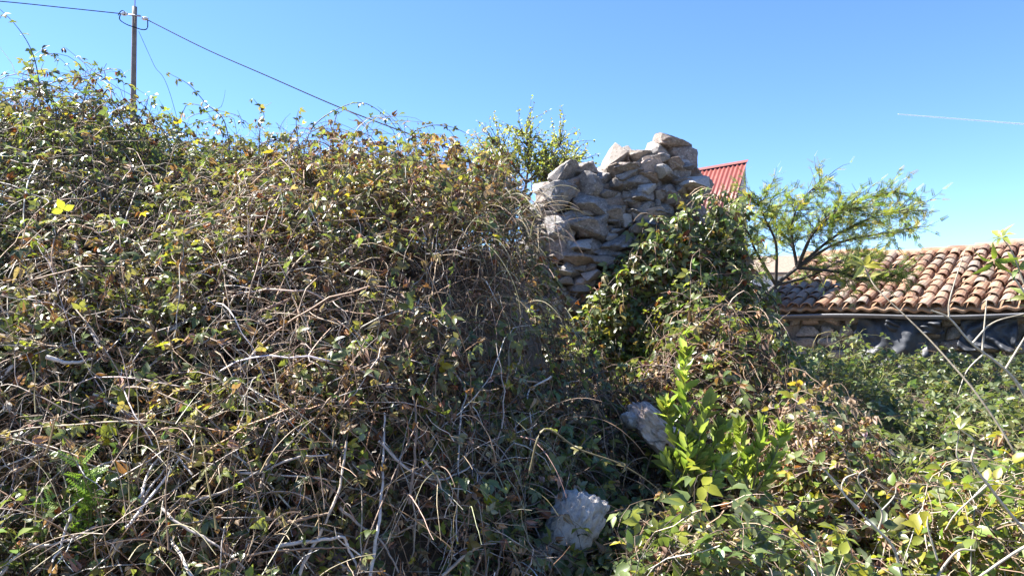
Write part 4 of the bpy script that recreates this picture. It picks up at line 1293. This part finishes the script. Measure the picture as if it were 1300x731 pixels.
shoot('short bramble shoot standing above the middle of the thicket', [(330, 165), (335, 145), (322, 126)], 4.2, .032, 6, [(OLIVE, 1)])
shoot('bramble shoot leaning right above the dried thicket', [(520, 175), (545, 160), (575, 162), (608, 178)], 4.3, .034, 8)
shoot('upright bramble shoot with pale leaves next to the long arching one', [(378, 175), (376, 155), (379, 140)], 4.2, .034, 6, [(OLIVE, 1)])
shoot('bramble shoot with small leaves beside the utility pole', [(110, 110), (125, 92), (150, 88), (158, 96)], 4.1, .032, 7)
shoot('dark reddish bramble runner crossing above the pale pitted boulder', [(690, 545), (735, 570), (790, 590), (840, 625), (860, 660)], 2.75, .045, 5, [(OLIVE, .5), (YELLOW, .5)], .005)

# bright weeds low on the left
def weed(name, label, center, Y, n, size, tp, cols, spread=.12, stems=5):
    c = hit(*center, .22)
    Y = c[1]
    root = empty(name, flat(c, float(G(c[0], c[1]))), label, 'weed')
    sp, sf, ss = [], [], []
    for i in range(stems):
        tip = c + rng.normal(0, spread, 3) * np.array((1, .4, .8)); foot = np.array((c[0] + rng.normal(0, .03), Y + .1, c[2] - .35))
        pts = cat_rom([foot, (foot + tip) / 2 + np.array((0, 0, .06)), tip], 14)
        v, f = tubes(pts[None], np.linspace(.0035, .0015, 14)[None], 5)
        add_obj('stem', make_mesh('stem', v, f, M['cane'], np.repeat(np.array([(.10, .13, .03)]), len(v), 0)), root)
        for k in range(4, 14, 2):
            a, b_, s_ = rosette(pts[k], pts[min(k + 1, 13)] - pts[k - 1], max(1, n // (stems * 5)), size, 1.0); sp.append(a); sf.append(b_); ss.append(s_)
    pos = np.vstack(sp)
    emit_leaves(root, [(tp, pos, np.concatenate(sf), np.concatenate(ss), palette(len(pos), *pal(cols), var=.1), 'leaf')], 200)
FERN = [(.13, .22, .03), (.16, .26, .035)]
weed('feathery_weed', 'bright lime feathery weed glowing among the dead canes', (95, 612), 2.55, 50, .085, PINN, [(FERN, 1)], .05, 5)
weed('broadleaf_weed', 'broad leaved bright green weed below the feathery lime one', (22, 668), 2.3, 25, .07, SINGLE, [(FERN, .5), (LIME, .5)], .07, 3)
print('shrubs ready')

# ---- trees
def tree(name, label, base, limbs, tips_per, tp, leaf_size, per_twig, cols, bark, spread, r0, mk='leaf', n_ind=0, twig_len=.3, droop=-.1, ub=.4, flat_=1.0):
    root = empty(name, base, label, 'tree')
    tw = []
    for li, ctrl in enumerate(limbs):
        K = 8 * len(ctrl)
        pts = cat_rom(ctrl, K)
        v, f = tubes(pts[None], np.linspace(r0 if li == 0 else r0 * .45, r0 * (.45 if li == 0 else .12), K)[None], 7)
        add_obj('trunk' if li == 0 else 'limb', make_mesh('limb', v, f, M['cane'], np.repeat(np.array([bark]), len(v), 0)), root)
        if li == 0: continue
        for q in range(tips_per):
            i = int(K * rng.uniform(.2, 1.0)); i = min(i, K - 2)
            d = nrm(pts[i + 1] - pts[i]) * .8 + rng.normal(0, spread, 3); d[2] *= flat_
            tw.append((pts[i], nrm(d)))
    n = len(tw); st = 10
    p = np.array([t[0] for t in tw]); d = np.array([t[1] for t in tw])
    pts = np.empty((n, st, 3)); sl = (twig_len / st) * rng.uniform(.5, 1.4, n)[:, None]
    for k in range(st):
        pts[:, k] = p; d = nrm(d + rng.normal(0, .14, (n, 3)) + np.array((0, 0, .02))); p = p + d * sl
    v, f = tubes(pts, np.linspace(.006, .0015, st)[None] * np.ones((n, 1)), 3)
    o = add_obj('twigs', make_mesh('twigs', v, f, M['cane'], np.repeat(np.array([bark]), len(v), 0)), root); o['kind'] = 'stuff'
    i = rng.integers(n, size=n * per_twig); k = rng.integers(2, st, size=n * per_twig)
    q = pts[i, k]; t = nrm(pts[i, np.minimum(k + 1, st - 1)] - pts[i, k - 1])
    ax = nrm(t * .9 + rng.normal(0, .6, q.shape) + np.array((0, 0, droop)))
    nn = nrm(np.array((0, -.15, .8)) + rng.normal(0, ub, q.shape)); nn = nrm(nn - (nn * ax).sum(1, keepdims=True) * ax)
    emit_leaves(root, [(tp, q, frames(ax, nn), leaf_size * rng.lognormal(0, .2, len(q)), palette(len(q), *pal(cols), var=.15), mk)], n_ind)
    return root
ACA = [(.12, .17, .045), (.15, .20, .05), (.20, .23, .06), (.10, .14, .04)]
def pl(path, Y, dY=0): return [P(x, y, Y + dY * i / (len(path) - 1)) for i, (x, y) in enumerate(path)]
limbs = [pl([(955, 450), (962, 392), (985, 362), (1012, 340)], 8.6),
         pl([(1012, 340), (1005, 290), (1018, 255), (1050, 222)], 8.6), pl([(1012, 340), (1040, 285), (1090, 255), (1138, 243)], 8.6),
         pl([(1012, 340), (1060, 310), (1110, 298), (1168, 288)], 8.6, .4), pl([(985, 362), (960, 320), (945, 290), (908, 285)], 8.6, -.8), pl([(962, 392), (935, 330), (910, 310), (893, 290)], 8.6, -1.0), pl([(985, 362), (985, 310), (970, 275), (965, 250)], 8.6, -.4),
         pl([(1012, 340), (1030, 300), (1060, 270), (1085, 262)], 8.6, -.5), pl([(1012, 340), (1060, 345), (1100, 355), (1135, 350)], 8.6, -.4), pl([(1012, 340), (1060, 300), (1110, 275), (1150, 268)], 8.6, -.3),
         pl([(1012, 340), (1005, 310), (985, 285), (990, 262)], 8.6, .5), pl([(962, 392), (945, 350), (920, 310), (895, 285)], 8.6, -.3), pl([(985, 362), (1030, 350), (1070, 330), (1100, 325)], 8.6, .5)]
tree('acacia_tree', 'airy acacia tree with feathery leaves leaning over the tiled roof', flat(limbs[0][0], .5), limbs, 48, PINN, .095, 9,
     [(_k(ACA, 1.25), .85), (YELLOW, .15)], (.035, .027, .022), .75, .045, mk='acacia', n_ind=0, twig_len=.40, flat_=.45, droop=.02, ub=.6)
limbs = [pl([(668, 330), (665, 265), (668, 232)], 7.9), pl([(668, 232), (650, 208), (632, 182)], 7.9, -.2), pl([(668, 232), (672, 198), (668, 168)], 7.9), pl([(668, 232), (695, 205), (712, 180)], 7.9, .2),
         pl([(668, 232), (700, 215), (730, 203)], 7.9, -.1), pl([(665, 260), (640, 215), (620, 190)], 7.9, .2), pl([(665, 260), (690, 225), (715, 212)], 7.9, -.2)]
tree('small_tree', 'light green small leaved tree behind the low end of the ruin', flat(limbs[0][0], .5), limbs, 75, SINGLE, .031, 13,
     [([(.28, .32, .09), (.35, .37, .12), (.24, .28, .08)], .8), (OLIVE, .1), (YELLOW, .1)], (.09, .07, .055), .8, .03, mk='acacia', twig_len=.34)
print('trees ready', len(bpy.data.objects))
